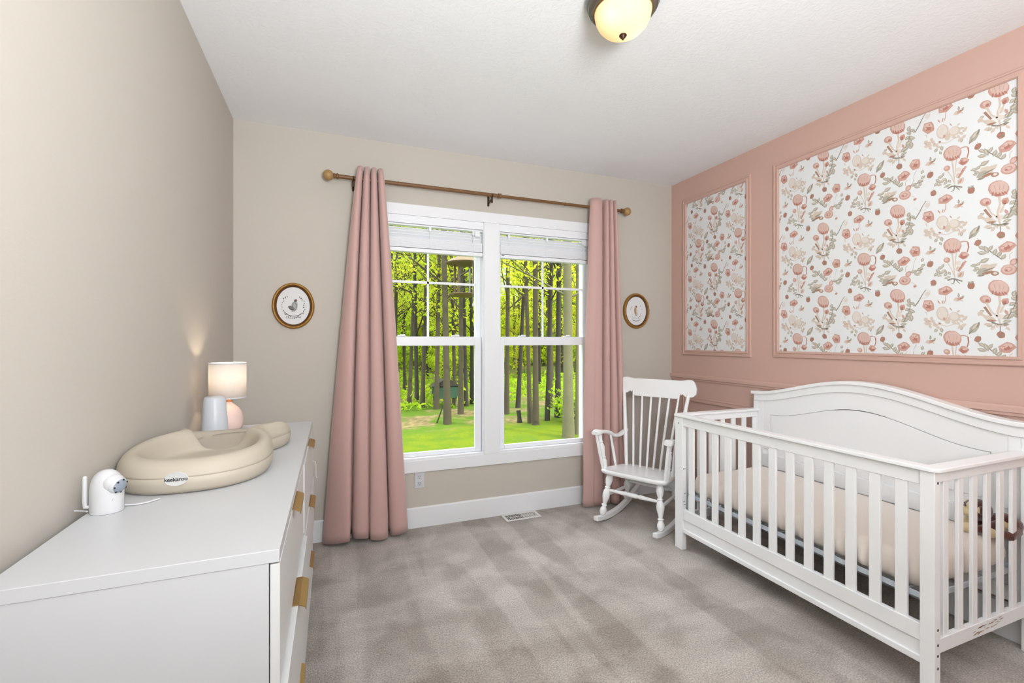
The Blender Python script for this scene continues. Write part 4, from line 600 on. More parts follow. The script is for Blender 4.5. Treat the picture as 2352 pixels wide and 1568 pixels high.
# ------------------------------------------------------------ crib
c = (2.455, 1.707, 0); t = thing('crib', 'white wooden crib with slatted sides and arched solid back against the pink wall', 'crib', c)
CW_ = 'crib_white'
for (y0, y1, sy) in ((1.012, 1.060, 1.012), (2.338, 2.402, 2.402)):
    o = box('post', CW_, t, 2.088, 2.125, y0, y1, 0, .853, .0025, off=c)
    if y0 < 1.1:
        for z in (.812, .262, .205, .165, .118): MB().lathe([(.0052,-.0012),(.0052,.0006),(.003,.0006)], (2.1075, y0, z), 14, ax=(0,-1,0)).build('screw', 'screw_dark', o, off=c)
    else:
        MB().lathe([(.004,-.0012),(.004,.0006)], (2.088, y0+.03, .812), 12, ax=(-1,0,0)).build('screw', 'screw_dark', o, off=c)
        for x, z in ((2.1, .52), (2.112, .52), (2.112, .36), (2.105, .31), (2.112, .29), (2.11, .24)): MB().lathe([(.0035,-.001),(.0035,.0006)], (x, y0, z), 10, ax=(0,-1,0)).build('screw', 'screw_dark', o, off=c)
# U-shaped top cap with rounded outer corners
def arc(cx, cy, r, a0, a1, n=7): return [(cx+r*math.cos(R(a0+(a1-a0)*i/n)), cy+r*math.sin(R(a0+(a1-a0)*i/n))) for i in range(n+1)]
fx, ya, yb_, xe, wd = 2.076, .998, 2.416, 2.792, .058
outer = [(xe, ya)] + arc(fx+.03, ya+.03, .03, 270, 180) + arc(fx+.03, yb_-.03, .03, 180, 90) + [(xe, yb_)]
inner = [(xe, ya+wd)] + [(fx+wd, ya+wd)]*8 + [(fx+wd, yb_-wd)]*8 + [(xe, yb_-wd)]
rings = [[(i_[0], i_[1], .853), (i_[0], i_[1], .869), (o_[0], o_[1], .869), (o_[0], o_[1], .853)] for o_, i_ in zip(outer, inner)]
MB().loft(rings).build('top_cap', CW_, t, .004, off=c, seg=3)
box('top_rail', CW_, t, 2.096, 2.118, 1.060, 2.338, .796, .853, .002, off=c)
for y0, y1 in ((1.016, 1.038), (2.372, 2.394)): box('top_rail', CW_, t, 2.125, 2.785, y0, y1, .812, .853, .002, off=c)
for k in range(13): box('slat', CW_, t, 2.100, 2.114, 1.129+.0953*k-.0215, 1.129+.0953*k+.0215, .255, .80, .003, off=c)
for y0 in (1.020, 2.376):
    for k in range(7): box('slat', CW_, t, 2.179+.0985*k-.0175, 2.179+.0985*k+.0175, y0, y0+.014, .215, .815, .003, off=c)
    box('bottom_rail', CW_, t, 2.125, 2.785, y0-.004, y0+.018, .168, .222, .002, off=c)
box('bottom_rail', CW_, t, 2.094, 2.120, 1.060, 2.338, .197, .262, .0025, off=c)
MB().box(2.102, 2.118, 1.060, 2.338, .130, .197).build('apron', CW_, t, .001, off=c)
MB().box(2.094, 2.120, 1.060, 2.338, .112, .138).build('apron_lip', CW_, t, .003, off=c)
b = MB(); rw_ = random.Random(5)
for k in range(26):
    x = 2.36+.20*rw_.random(); z = .178+(x-2.36)*.06+rw_.uniform(0, .026); l_ = rw_.uniform(.006, .03); h_ = rw_.uniform(.0008, .003)
    b.add([(x-l_, 1.0157, z-.002), (x, 1.0157, z+h_), (x+l_, 1.0157, z+.001), (x+.2*l_, 1.0157, z-h_)], [(0,1,2,3)])
b.build('scuff_marks', 'worn_wood', t, off=c, smooth=False, label='scuffed bare patch on the near end rail')
# arched back
def hb(y):
    s = min(1, abs(y-1.707)/.70/.95); return .992+.121*(.5+.5*math.cos(PI*s))**.85
ys = [1.012+1.39*i/64 for i in range(65)]
for y0, y1 in ((1.012, 1.044), (2.370, 2.402)): box('back_post', CW_, t, 2.784, 2.826, y0, y1, 0, .975, .0025, off=c)
for y0, y1 in ((1.0445, 1.086), (2.328, 2.3695)): box('back_stile', CW_, t, 2.787, 2.815, y0, y1, .195, .96, .0015, off=c)
yc = [1.004+1.406*i/64 for i in range(65)]
MB().strip([(y, hb(y)-.022) for y in yc], [(y, hb(y)) for y in yc], 'x', 2.764, 2.834).build('back_cap', CW_, t, .005, off=c, seg=3)
yc = [1.02+1.374*i/64 for i in range(65)]
MB().strip([(y, hb(y)-.066) for y in yc], [(y, hb(y)-.020) for y in yc], 'x', 2.778, 2.83).build('back_top_rail', CW_, t, .002, off=c)
def gr(y):
    s = min(1, abs(y-1.707)/.56); return .838+.108*(.5+.5*math.cos(PI*s))
ypan = [1.085+1.244*i/64 for i in range(65)]
MB().strip([(y, max(gr(y), .838)+.002 if 1.143 < y < 2.271 else .600) for y in ypan], [(y, hb(y)-.060) for y in ypan], 'x', 2.790, 2.80).build('back_panel', CW_, t, .001, off=c, smooth=False)
yin = [1.148+1.118*i/64 for i in range(65)]
MB().strip([(y, .625) for y in yin], [(y, gr(y)-.002) for y in yin], 'x', 2.790, 2.80).build('inset_panel', CW_, t, .0012, off=c)
box('backing_board', CW_, t, 2.798, 2.812, 1.085, 2.329, .20, .93, 0, off=c)
box('back_rail', CW_, t, 2.782, 2.80, 1.085, 2.329, .478, .566, .003, off=c)
box('back_rail', CW_, t, 2.786, 2.80, 1.085, 2.329, .195, .262, .003, off=c)
b = MB(); z0, z1 = .344, .366
for (x0, x1, y0, y1) in ((2.126, 2.132, 1.055, 2.335), (2.770, 2.776, 1.055, 2.335), (2.132, 2.770, 1.055, 1.061), (2.132, 2.770, 2.329, 2.335)): b.box(x0, x1, y0, y1, z0, z1)
for (x0, x1, y0, y1) in ((2.132, 2.152, 1.061, 2.329), (2.750, 2.770, 1.061, 2.329), (2.152, 2.750, 1.061, 1.081), (2.152, 2.750, 2.309, 2.329)): b.box(x0, x1, y0, y1, z0, z0+.003)
for k in range(9): b.tube([(2.15, 1.14+.142*k, z0+.006), (2.755, 1.14+.142*k, z0+.006)], .004, 6)
b.build('mattress_support', 'metal_bluegrey', t, .001, off=c, label='blue-grey metal mattress frame')
for y in (1.066, 2.324):
    for x in (2.135, 2.766): box('support_bracket', 'metal_bluegrey', t, x-.009, x+.009, y-.006, y+.006, .25, .366, .001, off=c)

c = (2.452, 1.695, .366); t = thing('crib_mattress', 'cream sheeted mattress lying inside the white crib', 'mattress', c)
hx, hy, rc, n = .308, .618, .055, 320; rings = []
per = []
for i in range(n):
    # rounded rectangle by perimeter
    Lx, Ly = 2*(hx-rc), 2*(hy-rc); tot = 2*Lx+2*Ly+2*PI*rc; s = tot*i/n
    segs = [(Ly, 'r'), (PI*rc/2, 'c', 0), (Lx, 't'), (PI*rc/2, 'c', 90), (Ly, 'l'), (PI*rc/2, 'c', 180), (Lx, 'b'), (PI*rc/2, 'c', 270)]
    for sg in segs:
        if s <= sg[0]: break
        s -= sg[0]
    if sg[1] == 'r': p, q = (hx, -hy+rc+s), (1, 0)
    elif sg[1] == 't': p, q = (hx-rc-s, hy), (0, 1)
    elif sg[1] == 'l': p, q = (-hx, hy-rc-s), (-1, 0)
    elif sg[1] == 'b': p, q = (-hx+rc+s, -hy), (0, -1)
    else:
        a = R(sg[2])+s/rc; cx_ = (hx-rc)*(1 if sg[2] in (0, 270) else -1); cy_ = (hy-rc)*(1 if sg[2] in (0, 90) else -1)
        q = (math.cos(a), math.sin(a)); p = (cx_+rc*q[0], cy_+rc*q[1])
    per.append((p, q, tot*i/n))
def wr(s, w_): return .0085*w_*(math.sin(s*46+1.3*math.sin(s*9))+.7*math.sin(s*83+2.1*math.sin(s*13))+.5*math.sin(s*21))*(.5+.5*math.sin(s*7.3)**2)
for z, ins, w_ in ((.0, .03, .3), (.004, .014, .6), (.016, .003, 1.), (.036, -.004, 1.), (.060, -.006, .8), (.085, -.003, .5), (.104, .004, .3), (.118, .016, .15), (.126, .034, .08), (.129, .06, .0), (.131, .11, 0), (.132, .18, 0), (.132, .26, 0)):
    ring = []
    for (p, q, s) in per:
        d_ = ins-wr(s, w_)
        x, y = p[0]-q[0]*d_, p[1]-q[1]*d_
        if ins > .05: f = ins/.308; x, y = p[0]*(1-f), p[1]*(1-f*.5)
        ring.append((x, y, z+.0012*math.sin(x*31+y*17)*(z > .1)))
    rings.append(ring)
MB().loft(rings).build('sheet', 'sheet_cream', t, ang=90)

# plush toy lying in the near back corner of the crib
c = (2.712, 1.118, .498); t = thing('plush_toy', 'brown and cream plush animal lying at the near end of the crib mattress', 'plush toy', c, rz=R(118)); t.scale = (.86, .86, .86)
# local +x: towards the muzzle
b = MB(); b.ball((-.055, .0, .055), .058, 24, 16, (1.15, .95, .92)); body = b.build('torso', 'plush_brown', t)
MB().ball((-.050, .018, .052), .050, 20, 12, (1.0, .85, .8)).build('belly', 'plush_cream', body)
MB().ball((.040, .0, .105), .056, 24, 16, (1, .98, .98)).build('head', 'plush_brown', t)
hd = t.children[-1]
MB().ball((.074, .012, .092), .034, 20, 14, (.95, 1.15, .86)).build('muzzle', 'plush_cream', hd)
MB().ball((.066, .026, .122), .024, 16, 12, (.9, 1, 1.1)).ball((.070, -.016, .124), .022, 16, 12, (.9, 1, 1.1)).build('eye_patches', 'plush_cream', hd)
MB().ball((.084, .030, .124), .0055, 10, 8).ball((.087, -.012, .126), .0055, 10, 8).build('eyes', 'black_plastic', hd)
MB().ball((.104, .016, .100), .007, 10, 8, (.7, 1.3, .8)).tube([(.100, .036, .080), (.107, .016, .076), (.102, -.008, .080)], .002, 6).build('nose_and_mouth', 'black_plastic', hd)
for s in (1, -1): MB().ball((.034, s*.060, .118), .023, 16, 12, (.5, 1, 1)).build('ear', 'plush_brown', hd); MB().ball((.040, s*.062, .118), .017, 14, 10, (.45, 1, 1)).build('inner_ear', 'plush_cream', hd.children[-1])
for p0, p1, p2, r0 in (((-.03, .045, .06), (.03, .085, .03), (.075, .075, .024), .021), ((-.03, -.03, .06), (.02, -.055, .03), (.06, -.05, .024), .019), ((-.09, .04, .04), (-.06, .10, .026), (-.005, .105, .026), .024), ((-.07, -.03, .04), (-.04, -.055, .026), (.0, -.06, .026), .022)):
    MB().tube([p0, tuple((a+b_)/2 for a, b_ in zip(p0, p1)), p1, tuple((a+b_)/2 for a, b_ in zip(p1, p2)), p2], [r0, r0*1.02, r0, r0*.95, r0*.8], 14).build('limb', 'plush_brown', t)
    lm = t.children[-1]; d_ = (Vector(p2)-Vector(p1)).normalized()
    MB().ball(Vector(p2)+d_*.010, .025, 16, 12, (1.1, 1, .95)).build('paw', 'plush_cream', lm)
MB().ball((-.055, -.045, .07), .030, 16, 12, (1, .6, 1)).build('cloth_scrap', 'plush_blue', t, label='blue-grey patch')

# ------------------------------------------------------------ rocking chair (local x: along the front edge, y: backwards)
c = (1.962, 2.722, 0); t = thing('rocking_chair', 'white painted spindle-back rocking chair between the crib and the pink curtain', 'chair', c, rz=math.atan2(-.883, .47))
WC = 'chair_white'
out = []
for i in range(48):
    th = 2*PI*i/48; s_, c_ = math.sin(th), math.cos(th)
    ex = .34; X = abs(c_)**ex*(1 if c_ > 0 else -1); Y = abs(s_)**ex*(1 if s_ > 0 else -1)
    wy = .195; yy = .195+Y*wy; ww = .268-.045*(yy/.39)
    out.append((X*ww, yy))
def zs(y): return .390-.028*(y/.39)
rings = []
for dz, k in ((-.034, .93), (-.030, .97), (-.018, 1), (-.008, .995), (0, .97), (-.002, .90), (-.005, .70), (-.007, .4), (-.007, .05)):
    rings.append([(x*k, .195+(y-.195)*k, zs(.195+(y-.195)*k)+dz) for x, y in out])
MB().loft(rings).build('seat', WC, t, ang=60)
def turned(p0, p1, prof, name, n=16):
    A = Vector(p0); D = Vector(p1)-A; L_ = D.length
    return MB().lathe([(r, h*L_) for r, h in prof], A, n, ax=D).build(name, WC, t, ang=60)
LEG = [(.013,0),(.020,.03),(.026,.09),(.0235,.15),(.015,.205),(.0135,.22),(.021,.23),(.021,.25),(.0135,.265),(.016,.31),(.0255,.43),(.028,.50),(.0235,.58),(.0145,.635),(.021,.645),(.021,.668),(.0145,.68),(.022,.75),(.027,.84),(.023,.93),(.015,1)]
legs = {}
rw = .225
def rk(y): return ((y-.17)**2)/(2*.98)
for s in (-1, 1):
    f0, f1 = (s*rw, .015, rk(.015)+.036), (s*.19, .075, zs(.075)-.03)
    b0, b1 = (s*rw, .405, rk(.405)+.036), (s*.165, .32, zs(.32)-.03)
    turned(f0, f1, LEG, 'leg'); turned(b0, b1, LEG, 'leg')
    legs[s] = (Vector(f0).lerp(Vector(f1), .60), Vector(b0).lerp(Vector(b1), .62))
    ys_ = [-.085+.72*i/24 for i in range(25)]
    L_ = [(y, rk(y)) for y in ys_]; U_ = [(y, rk(y)+(.040 if .02 < y < .6 else .034)) for y in ys_]
    MB().strip(L_, U_, 'x', s*rw-.018, s*rw+.018).build('rocker', WC, t, .006, seg=3)
STR = [(.008,0),(.011,.1),(.013,.25),(.016,.36),(.0115,.40),(.016,.42),(.017,.5),(.016,.58),(.0115,.60),(.016,.64),(.013,.75),(.011,.9),(.008,1)]
turned(legs[-1][0], legs[1][0], STR, 'stretcher')
turned(legs[-1][1], legs[1][1], [(.008,0),(.010,.1),(.013,.5),(.010,.9),(.008,1)], 'stretcher')
for s in (-1, 1): turned(legs[s][0]-Vector((0,0,.04)), legs[s][1]-Vector((0,0,.04)), [(.008,0),(.010,.1),(.013,.5),(.010,.9),(.008,1)], 'stretcher')
# back
def crv(x): return -.03*(1-(x/.30)**2)*-1     # bow of the crest
ZB, ZT = .905, .945
for k in range(8):
    u = k/7*2-1; x0 = u*.185; x1 = u*.262; y0 = .345-.02*u*u; y1 = .440+.022*(1-u*u)
    if k in (0, 7):
        turned((x0, y0, zs(y0)-.01), (x1, y1, ZT), [(.012,0),(.014,.1),(.0155,.3),(.0175,.36),(.0165,.45),(.0145,.7),(.0125,1)], 'back_post')
    else:
        turned((x0, y0, zs(y0)-.01), (x1, y1, ZT), [(.0075,0),(.009,.15),(.0095,.4),(.0085,.8),(.007,1)], 'spindle', 10)
# crest rail: scalloped lower edge, rounded ears, bowed back and leaning
NX = 60; rings = []
for i in range(NX+1):
    u = -1+2*i/NX; x = u*.318; a = abs(u)
    top = 1.040-.008*a*a*0 - (max(0, a-.86)/.14)**2.4*.055 + .010*math.exp(-((a-.80)/.12)**2)
    lowb = .902+.006*a*0
    if a > .64: lowb = .922+(max(0, a-.88)/.12)**2*.028
    elif a > .56: lowb = .902+.038*math.sin((a-.56)/.08*PI)*1.0+.020*(a-.56)/.08
    if .60 < a < .74: lowb = max(lowb, .922+.020*(1-abs(a-.67)/.07)) if a > .64 else lowb
    yb0 = .440+.022*(1-u*u*.9)
    th = .012
    def Y(z): return yb0+(z-.93)*.22
    rings.append([(x, Y(lowb)-th, lowb), (x, Y(lowb)+th, lowb), (x, Y(top)+th*.8, top), (x, Y(top)-th*.8, top)])
MB().loft(rings).build('crest_rail', WC, t, .004, ang=50, seg=3)
# arms
SP = [(.010,0),(.015,.06),(.019,.2),(.014,.27),(.0105,.285),(.017,.30),(.017,.32),(.0115,.34),(.016,.45),(.0205,.6),(.0145,.70),(.0105,.715),(.017,.73),(.017,.75),(.0115,.77),(.0155,.9),(.010,1)]
for s in (-1, 1):
    path = []
    for i in range(21):
        q = i/20; y = .395-.40*q
        z = .628-.030*math.sin(min(q/.55, 1)*PI)+(.030*math.sin((q-.45)/.55*PI/2) if q > .45 else 0)
        if q > .93: z -= .006
        x = s*(.222+.058*q**.8); path.append((x, y, z))
    rings = []
    for i, p in enumerate(path):
        q = i/20; w_ = .019+.011*q+(.004 if q > .75 else 0); h = .0135+(.005*(q > .85))
        if i == 20: w_ *= .8; h *= .7
        rings.append([(p[0]+w_*math.cos(2*PI*k/16)*(abs(math.cos(2*PI*k/16))**-.35 if abs(math.cos(2*PI*k/16)) > .1 else 1), p[1], p[2]+h*math.sin(2*PI*k/16)*(abs(math.sin(2*PI*k/16))**-.35 if abs(math.sin(2*PI*k/16)) > .1 else 1)) for k in range(16)])
    MB().loft(rings).build('arm', WC, t, ang=60)
    def az(y):
        q = (.395-y)/.40; i = min(20, max(0, round(q*20))); return path[i]
    for y, pr_, nm in ((.055, SP, 'arm_support'), (.015, [(.009,0),(.0115,.2),(.012,.5),(.009,1)], 'arm_spindle'), (.19, [(.008,0),(.0105,.2),(.0105,.5),(.008,1)], 'arm_spindle')):
        A = az(y); yb0 = y+.035; turned((s*(.240 if y < .1 else .225), yb0, zs(yb0)-.006), (A[0], A[1], A[2]-.004), pr_, nm)

# ------------------------------------------------------------ outdoors
GZ = -.45
def gmat(name, build):
    m = bpy.data.materials.new(name); m.use_nodes = True; MATS[name] = m; build(m.node_tree); return m
def gbuild(nt):
    global N, L, tc
    N = nt.nodes; L = nt.links; B = N['Principled BSDF']; B.inputs['Roughness'].default_value = .95; B.inputs['Specular IOR Level'].default_value = .1
    tc = N.new('ShaderNodeTexCoord')
    grass = mix(ramp(noise(60, 4), .35, .65), lin((60,86,6))+(1,), lin((112,118,20))+(1,))
    grass = mix(ramp(noise(3, 3), .45, .6), grass, lin((78,98,20))+(1,))
    litter = mix(ramp(noise(9, 5), .35, .65), lin((92,82,50))+(1,), lin((128,112,76))+(1,))
    litter = mix(ramp(noise(1.2, 4), .42, .55), litter, lin((76,98,24))+(1,))
    sx = N.new('ShaderNodeSeparateXYZ'); L.new(tc.outputs['Object'], sx.inputs[0])
    a = N.new('ShaderNodeMath'); a.operation = 'MULTIPLY_ADD'; L.new(noise(.6, 3), a.inputs[0]); a.inputs[1].default_value = 3.0; L.new(sx.outputs['Y'], a.inputs[2])
    mr = N.new('ShaderNodeMapRange'); mr.inputs['From Min'].default_value = 10.5; mr.inputs['From Max'].default_value = 11.1; L.new(a.outputs[0], mr.inputs['Value'])
    L.new(mix(mr.outputs[0], grass, litter), B.inputs['Base Color'])
    bp = N.new('ShaderNodeBump'); bp.inputs['Strength'].default_value = .6; bp.inputs['Distance'].default_value = .04; L.new(noise(40, 4), bp.inputs['Height']); L.new(bp.outputs[0], B.inputs['Normal'])
gmat('lawn_ground', gbuild)
b = MB(); nx, ny = 40, 40; vs = []
for j in range(ny+1):
    for i in range(nx+1):
        x = -30+90*i/nx; y = 3.6+66*j/ny
        vs.append((x, y, GZ+.10*math.sin(x*.5+1)*math.sin(y*.35)*min(1, (y-3.6)/8)+max(0, y-20)*.03))
b.add(vs, [(j*(nx+1)+i, j*(nx+1)+i+1, (j+1)*(nx+1)+i+1, (j+1)*(nx+1)+i) for j in range(ny) for i in range(nx)])
b.build('lawn', 'lawn_ground', None, kind='structure')
def gz(x, y): return GZ+.10*math.sin(x*.5+1)*math.sin(y*.35)*min(1, (y-3.6)/8)+max(0, y-20)*.03

def leafcloud(b, pts, size, rg, mi=None):
    for p in pts:
        s = size*rg.uniform(.6, 1.3); u = Vector((rg.gauss(0,1), rg.gauss(0,1), rg.gauss(0,.8))).normalized(); w_ = u.cross(Vector((rg.gauss(0,1), rg.gauss(0,1), rg.gauss(0,1)))).normalized()
        P = Vector(p)
        b.add([P-u*s, P+w_*s*.45-u*s*.1, P+u*s, P-w_*s*.45-u*s*.1], [(0,1,2,3)], mi if mi is not None else 0)
def grow(name, label, cat, h, r, rg, bark, leaf, nb, nleaf, lsize, lean=(0,0), low=2.5, spread=1.6, group=None, fork=0):
    t = thing(name, label, cat, (0,0,0), group=group)
    n = 12; ph = rg.uniform(0, 6)
    path = [(lean[0]*h*(k/n)+.10*r*8*math.sin(ph+3*k/n)*(k/n), lean[1]*h*(k/n)+.05*math.sin(ph*2+4*k/n), h*k/n-.05) for k in range(n+1)]
    b = MB(); b.tube(path, [r*(1.25 if k == 0 else 1-.75*(k/n)) for k in range(n+1)], 9, up=(0,1,0))
    pts = []
    for k in range(nb):
        q = rg.uniform(low/h, .98); i = min(n-1, int(q*n)); f = q*n-i
        P = Vector(path[i]).lerp(Vector(path[i+1]), f); a = rg.uniform(0, 2*PI); ln = spread*rg.uniform(.5, 1.2)*(1.15-.6*q)
        up = rg.uniform(.25, .95); D = Vector((math.cos(a), math.sin(a), up)).normalized()
        Q1 = P+D*ln*.5+Vector((0,0,rg.uniform(-.05,.12)*ln)); Q2 = P+D*ln+Vector((rg.uniform(-.2,.2), rg.uniform(-.2,.2), .12*ln))
        rb = r*(1-.75*q)*rg.uniform(.22, .5)
        b.tube([P, Q1, Q2], [rb, rb*.7, rb*.22], 5, cap=False)
        for _ in range(2):
            D2 = (D+Vector((rg.uniform(-.8,.8), rg.uniform(-.8,.8), rg.uniform(-.2,.6)))).normalized(); Q3 = Q1+D2*ln*.45
            b.tube([Q1, Q3], [rb*.4, rb*.12], 4, cap=False)
            for _ in range(nleaf//(nb*2)): pts.append(Q1.lerp(Q3, rg.uniform(.2, 1.1))+Vector((rg.gauss(0,.22), rg.gauss(0,.22), rg.gauss(0,.16)))*spread*.45)
        for _ in range(nleaf//(nb*2)): pts.append(P.lerp(Q2, rg.uniform(.35, 1.1))+Vector((rg.gauss(0,.22), rg.gauss(0,.22), rg.gauss(0,.16)))*spread*.45)
    b.build('trunk', bark, t, ang=80)
    lb = MB(); leafcloud(lb, pts, lsize, rg); lb.build('foliage', leaf, t, smooth=False)
    return t
# trees one can tell apart
rg = random.Random(11)
def place(t, x, y, rz=0, s=1): t.location = (x, y, gz(x, y)); t.rotation_euler = (0, 0, rz); t.scale = (s, s, s)
NEAR = [ # x, y, r, height, lean, bark, label
 (4.05, 7.53, .098, 12, (.004,0), 'bark_pale', 'stout pale grey tree trunk nearest the house, seen beside the pink curtain behind the chair'),
 (2.306, 9.76, .078, 11, (-.012,0), 'bark_grey', 'tallest dark trunk standing at the lawn edge, framed by the window half nearer the dresser'),
 (2.94, 11.05, .066, 11, (.006,0), 'bark_grey', 'slim dark trunk just behind the leaning stick at the lawn edge'),
 (4.02, 8.87, .066, 12, (-.006,0), 'bark_grey', 'front trunk of the grey pair at the lawn edge behind the window sash'),
 (3.99, 9.15, .050, 12, (-.022,0), 'bark_grey', 'thinner rear trunk of the grey pair at the lawn edge'),
 (3.96, 10.5, .062, 11, (.004,0), 'bark_grey', 'dark trunk standing alone just past the white window mullion'),
 (4.46, 9.26, .052, 11, (.030,0), 'bark_dark', 'slender dark trunk leaning away from the grey pair of trunks'),
 (4.87, 9.47, .070, 11, (.002,0), 'bark_dark', 'dark rough trunk close behind the stout pale trunk'),
 (4.36, 7.75, .042, 10, (.012,0), 'bark_pale', 'thin pale trunk rising right next to the stout pale trunk'),
 (2.60, 12.2, .066, 11, (.022,0), 'bark_grey', 'grey trunk with upswept branches beside the green box on posts'),
 (1.75, 14.4, .066, 11, (.014,0), 'bark_grey', 'dark trunk at the edge of the woods closest to the dresser-side curtain'),
 (2.12, 13.8, .06, 11, (.035,0), 'bark_grey', 'leaning dark trunk in the woods, second from the dresser-side curtain'),
 (4.57, 11.3, .06, 11, (.06,0), 'bark_dark', 'slanting dark trunk behind the grey pair, tilting towards the lawn'),
 (5.35, 10.8, .06, 11, (-.02,0), 'bark_grey', 'grey trunk deep behind the stout pale trunk'),
]
for k, (x, y, r, h, ln, bk, lab) in enumerate(NEAR):
    t = grow('slender_tree', lab, 'tree', h, r, rg, bk, ['leaf_yellow', 'leaf_lime'][k % 2], 26, 900, .055, ln, low=2.6, spread=1.7, group='trees at the lawn edge')
    place(t, x, y, 0)
# far woods: prototypes copied
MTL = 'slim dark trunk with thin leafy branches standing among many in the woods beyond the lawn'; MG = 'slim trunks in the middle of the woods'
mids = [grow('forest_tree', MTL, 'tree', rg.uniform(9, 11), rg.uniform(.055, .085), rg, ['bark_grey', 'bark_dark'][k % 2], ['leaf_yellow', 'leaf_lime'][k % 2], 26, 800, .06, (rg.uniform(-.05,.05), 0), low=1.9, spread=1.7, group=MG) for k in range(6)]
GL = 'slender leafy tree deep in the bright green woods beyond the lawn'; GG = 'trees of the far woods'
protos = [grow('woodland_tree', GL, 'tree', rg.uniform(10, 12.5), rg.uniform(.09, .13), rg, ['bark_grey', 'bark_dark', 'bark_pale'][k % 3], ['leaf_yellow', 'leaf_lime', 'leaf_yellow', 'leaf_lime', 'leaf_green'][k], 46, 3000, .10, (rg.uniform(-.03,.03), 0), low=1.8, spread=2.3, group=GG) for k in range(5)]
SL = 'young leafy sapling in the understory at the edge of the woods'; SG = 'saplings under the woodland trees'
sap = [grow('sapling', SL, 'sapling', rg.uniform(3.4, 5.5), .03, rg, 'bark_grey', ['leaf_lime', 'leaf_yellow', 'leaf_green'][k], 26, 1500, .075, (rg.uniform(-.05,.05), 0), low=.35, spread=1.25, group=SG) for k in range(3)]
used = {}
def scatter(pro, n, y0, y1, smin, smax, a0=.03, a1=.66):
    for k in range(n):
        y = y0+(y1-y0)*((k+rg.random())/n)**1.1
        x = y*rg.uniform(a0, a1)
        p = pro[k % len(pro)]
        t = p if p.name not in used else copy_tree(p); used[p.name] = 1
        place(t, x, y, rg.uniform(0, 6.28), rg.uniform(smin, smax))
for k, (x, y) in enumerate(((2.317, 12.78), (2.222, 13.29), (3.25, 12.89), (3.47, 12.33), (1.67, 14.9), (3.74, 12.7))):
    t = mids[k]; used[t.name] = 1; place(t, x, y, k*1.1, 1)
scatter(mids, 44, 14.2, 27, .85, 1.1)
scatter(protos, 44, 24, 48, .62, 1.0)
scatter(sap, 30, 17, 32, .6, 1.1)
scatter(protos, 14, 20, 40, .7, 1.0, -.42, .02)
scatter(protos, 4, 24, 44, .7, 1.0, .67, .9)
lb = MB(); pts = []
for k in range(30000):
    y = rg.uniform(25, 54); x = y*(rg.uniform(-.02, .72) if k < 20000 else rg.uniform(-.5, .0) if k < 27000 else rg.uniform(.72, 1.0)); hh = (abs(rg.gauss(0, .28))*9+rg.uniform(0, .4)); pts.append((x, y, gz(x, y)+hh))
leafcloud(lb, pts, .24, rg)
o = lb.build('undergrowth', 'leaf_lime', None, smooth=False, kind='stuff'); tag(o, 'mass of bright green undergrowth and brush filling the far woods', 'undergrowth', kind='stuff')
lb = MB(); pts = []
for k in range(5000):
    y = rg.uniform(12.2, 22); x = y*rg.uniform(.02, .66); pts.append((x, y, gz(x, y)+abs(rg.gauss(0, .16))))
leafcloud(lb, pts, .085, rg)
o = lb.build('ground_cover', 'leaf_green', None, smooth=False, kind='stuff'); tag(o, 'low green plants growing on the woodland floor beyond the lawn', 'plants', kind='stuff')
# small things at the lawn edge
x, y = 2.35, 10.9; t = thing('leaning_stick', 'thin dark stick leaning against the tallest trunk at the lawn edge', 'stick', (2.12, 9.98, gz(2.12, 9.98)))
MB().tube([(0,0,-.02), (.09,.0,.22), (.17,.0,.45)], [.016,.014,.010], 8).build('stick', 'bark_dark', t)
x, y = 3.816, 9.28; t = thing('tree_stump', 'short dark tree stump standing in the leaf litter', 'stump', (x, y, gz(x, y)))
MB().tube([(0,0,-.03), (-.01,0,.12), (-.03,.01,.27)], [.062,.045,.05], 12).build('stump', 'bark_dark', t)
x, y = 2.92, 12.6; t = thing('box_on_posts', 'small green box raised on pale posts among the trees', 'outdoor box', (x, y, gz(x, y)))
MB().box(-.33, .33, -.22, .22, .26, .60).build('box_body', 'green_paint', t, .01)
MB().prism([(-.38, .60), (.38, .60), (.1, .78), (-.1, .78)], 'y', -.26, .26).build('roof', 'bark_dark', t)
for px in (-.30, .25): 
    for py in (-.18, .18): MB().box(px, px+.05, py-.025, py+.025, -.1, .26).build('post', 'post_wood', t, .005)
x, y = 4.98, 8.9; t = thing('shrub', 'low dark green shrub beside the stout pale trunk', 'shrub', (x, y, gz(x, y)))
b = MB()
for k in range(7): b.tube([(0,0,-.03), (.12*math.cos(k), .12*math.sin(k), .3), (.32*math.cos(k*.9), .32*math.sin(k*.9), .62)], [.012,.009,.004], 5)
b.build('stems', 'bark_dark', t)
lb = MB(); leafcloud(lb, [(rg.gauss(0,.24), rg.gauss(0,.24), .42+rg.gauss(0,.2)) for k in range(900)], .055, rg); lb.build('foliage', 'leaf_green', t, smooth=False)
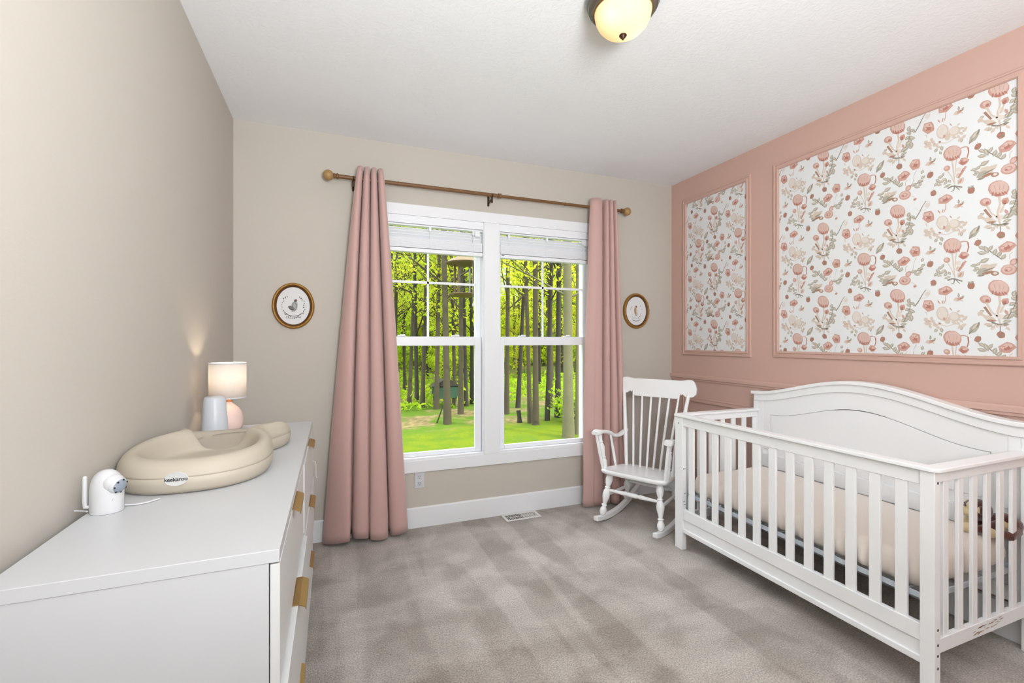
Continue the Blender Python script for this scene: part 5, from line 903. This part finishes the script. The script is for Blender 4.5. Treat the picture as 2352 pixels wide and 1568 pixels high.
# bird feeder hung outside from a bracket on the house
fx_, fy_ = 1.275, 4.62; c = (fx_, fy_, 1.80); t = thing('bird_feeder', 'brown wooden bird feeder with clear tube hanging outside the window nearer the dresser', 'bird feeder', c)
MB().lathe([(.09,.0),(.155,.012),(.165,.030),(.155,.034),(.02,.030)], n=28).build('tray', 'feeder_wood', t)
for k in range(4):
    a = PI/4+k*PI/2; MB().tube([(.115*math.cos(a), .115*math.sin(a), .02), (.115*math.cos(a), .115*math.sin(a), .36)], .011, 8).build('post', 'feeder_wood', t)
MB().lathe([(.19,.345),(.195,.355),(.15,.385),(.07,.42),(.03,.46),(.012,.475),(.0001,.478)], n=28).build('roof', 'feeder_wood', t)
MB().lathe([(.062,.03),(.062,.345)], n=24, cap=False).build('clear_tube', 'window_glass', t)
MB().tube([(0,0,.47), (0,0,.95)], .003, 6).build('wire', 'bracket_bronze', t)
MB().tube([(0,0,.93), (0,-.01,.97), (0,-.05,.99), (0,-(fy_-YB-.15), .99)], .008, 8).box(-.02, .02, -(fy_-YB-.15), -(fy_-YB-.15)+.01, .93, 1.05).build('wall_bracket', 'bracket_bronze', t)

# ------------------------------------------------------------ light
w = bpy.data.worlds.new('sky'); SC.world = w; w.use_nodes = True; nt = w.node_tree; bg = nt.nodes['Background']
tcw = nt.nodes.new('ShaderNodeTexCoord'); sx = nt.nodes.new('ShaderNodeSeparateXYZ'); nt.links.new(tcw.outputs['Generated'], sx.inputs[0])
rp = nt.nodes.new('ShaderNodeValToRGB'); rp.color_ramp.elements[0].position = .0; rp.color_ramp.elements[0].color = lin((236,242,250))+(1,); rp.color_ramp.elements[1].position = .30; rp.color_ramp.elements[1].color = lin((168,212,248))+(1,)
e_ = rp.color_ramp.elements.new(.55); e_.color = (5.2, 5.4, 5.7, 1); e_ = rp.color_ramp.elements.new(1.0); e_.color = (4.6, 5.0, 5.6, 1)
nt.links.new(sx.outputs['Z'], rp.inputs[0]); nt.links.new(rp.outputs[0], bg.inputs[0]); bg.inputs[1].default_value = 1.15
l = bpy.data.lights.new('sun', 'SUN'); l.energy = 3.4; l.angle = R(.8); l.color = (1, .95, .84)
o = bpy.data.objects.new('sun', l); COL.objects.link(o); o.rotation_euler = Vector((-.50, .72, -.52)).to_track_quat('-Z', 'Y').to_euler(); o.location = (5, -5, 10)
# added unseen fill lamp behind the camera, tilted up to brighten ceiling and walls
l = bpy.data.lights.new('fill_light', 'AREA'); l.shape = 'RECTANGLE'; l.size = .6; l.size_y = 1.0; l.energy = 92; l.color = (.925, .965, 1)
o = bpy.data.objects.new('fill_light', l); COL.objects.link(o); o.location = (.45, -.80, 1.60); o.rotation_euler = (R(180-32), 0, 0)

# ------------------------------------------------------------ camera
cam = bpy.data.cameras.new('camera'); cam.sensor_width = 36; cam.lens = 1050/2352*36; cam.shift_y = -2/2352; cam.clip_start = .02
o = bpy.data.objects.new('camera', cam); COL.objects.link(o); o.location = (0, 0, 1.346); o.rotation_euler = (R(90), 0, -math.atan(411/1050)); SC.camera = o
vs_ = SC.view_settings; vs_.view_transform = 'Standard'; vs_.look = 'None'; vs_.gamma = 1; vs_.exposure = .36; vs_.use_curve_mapping = False
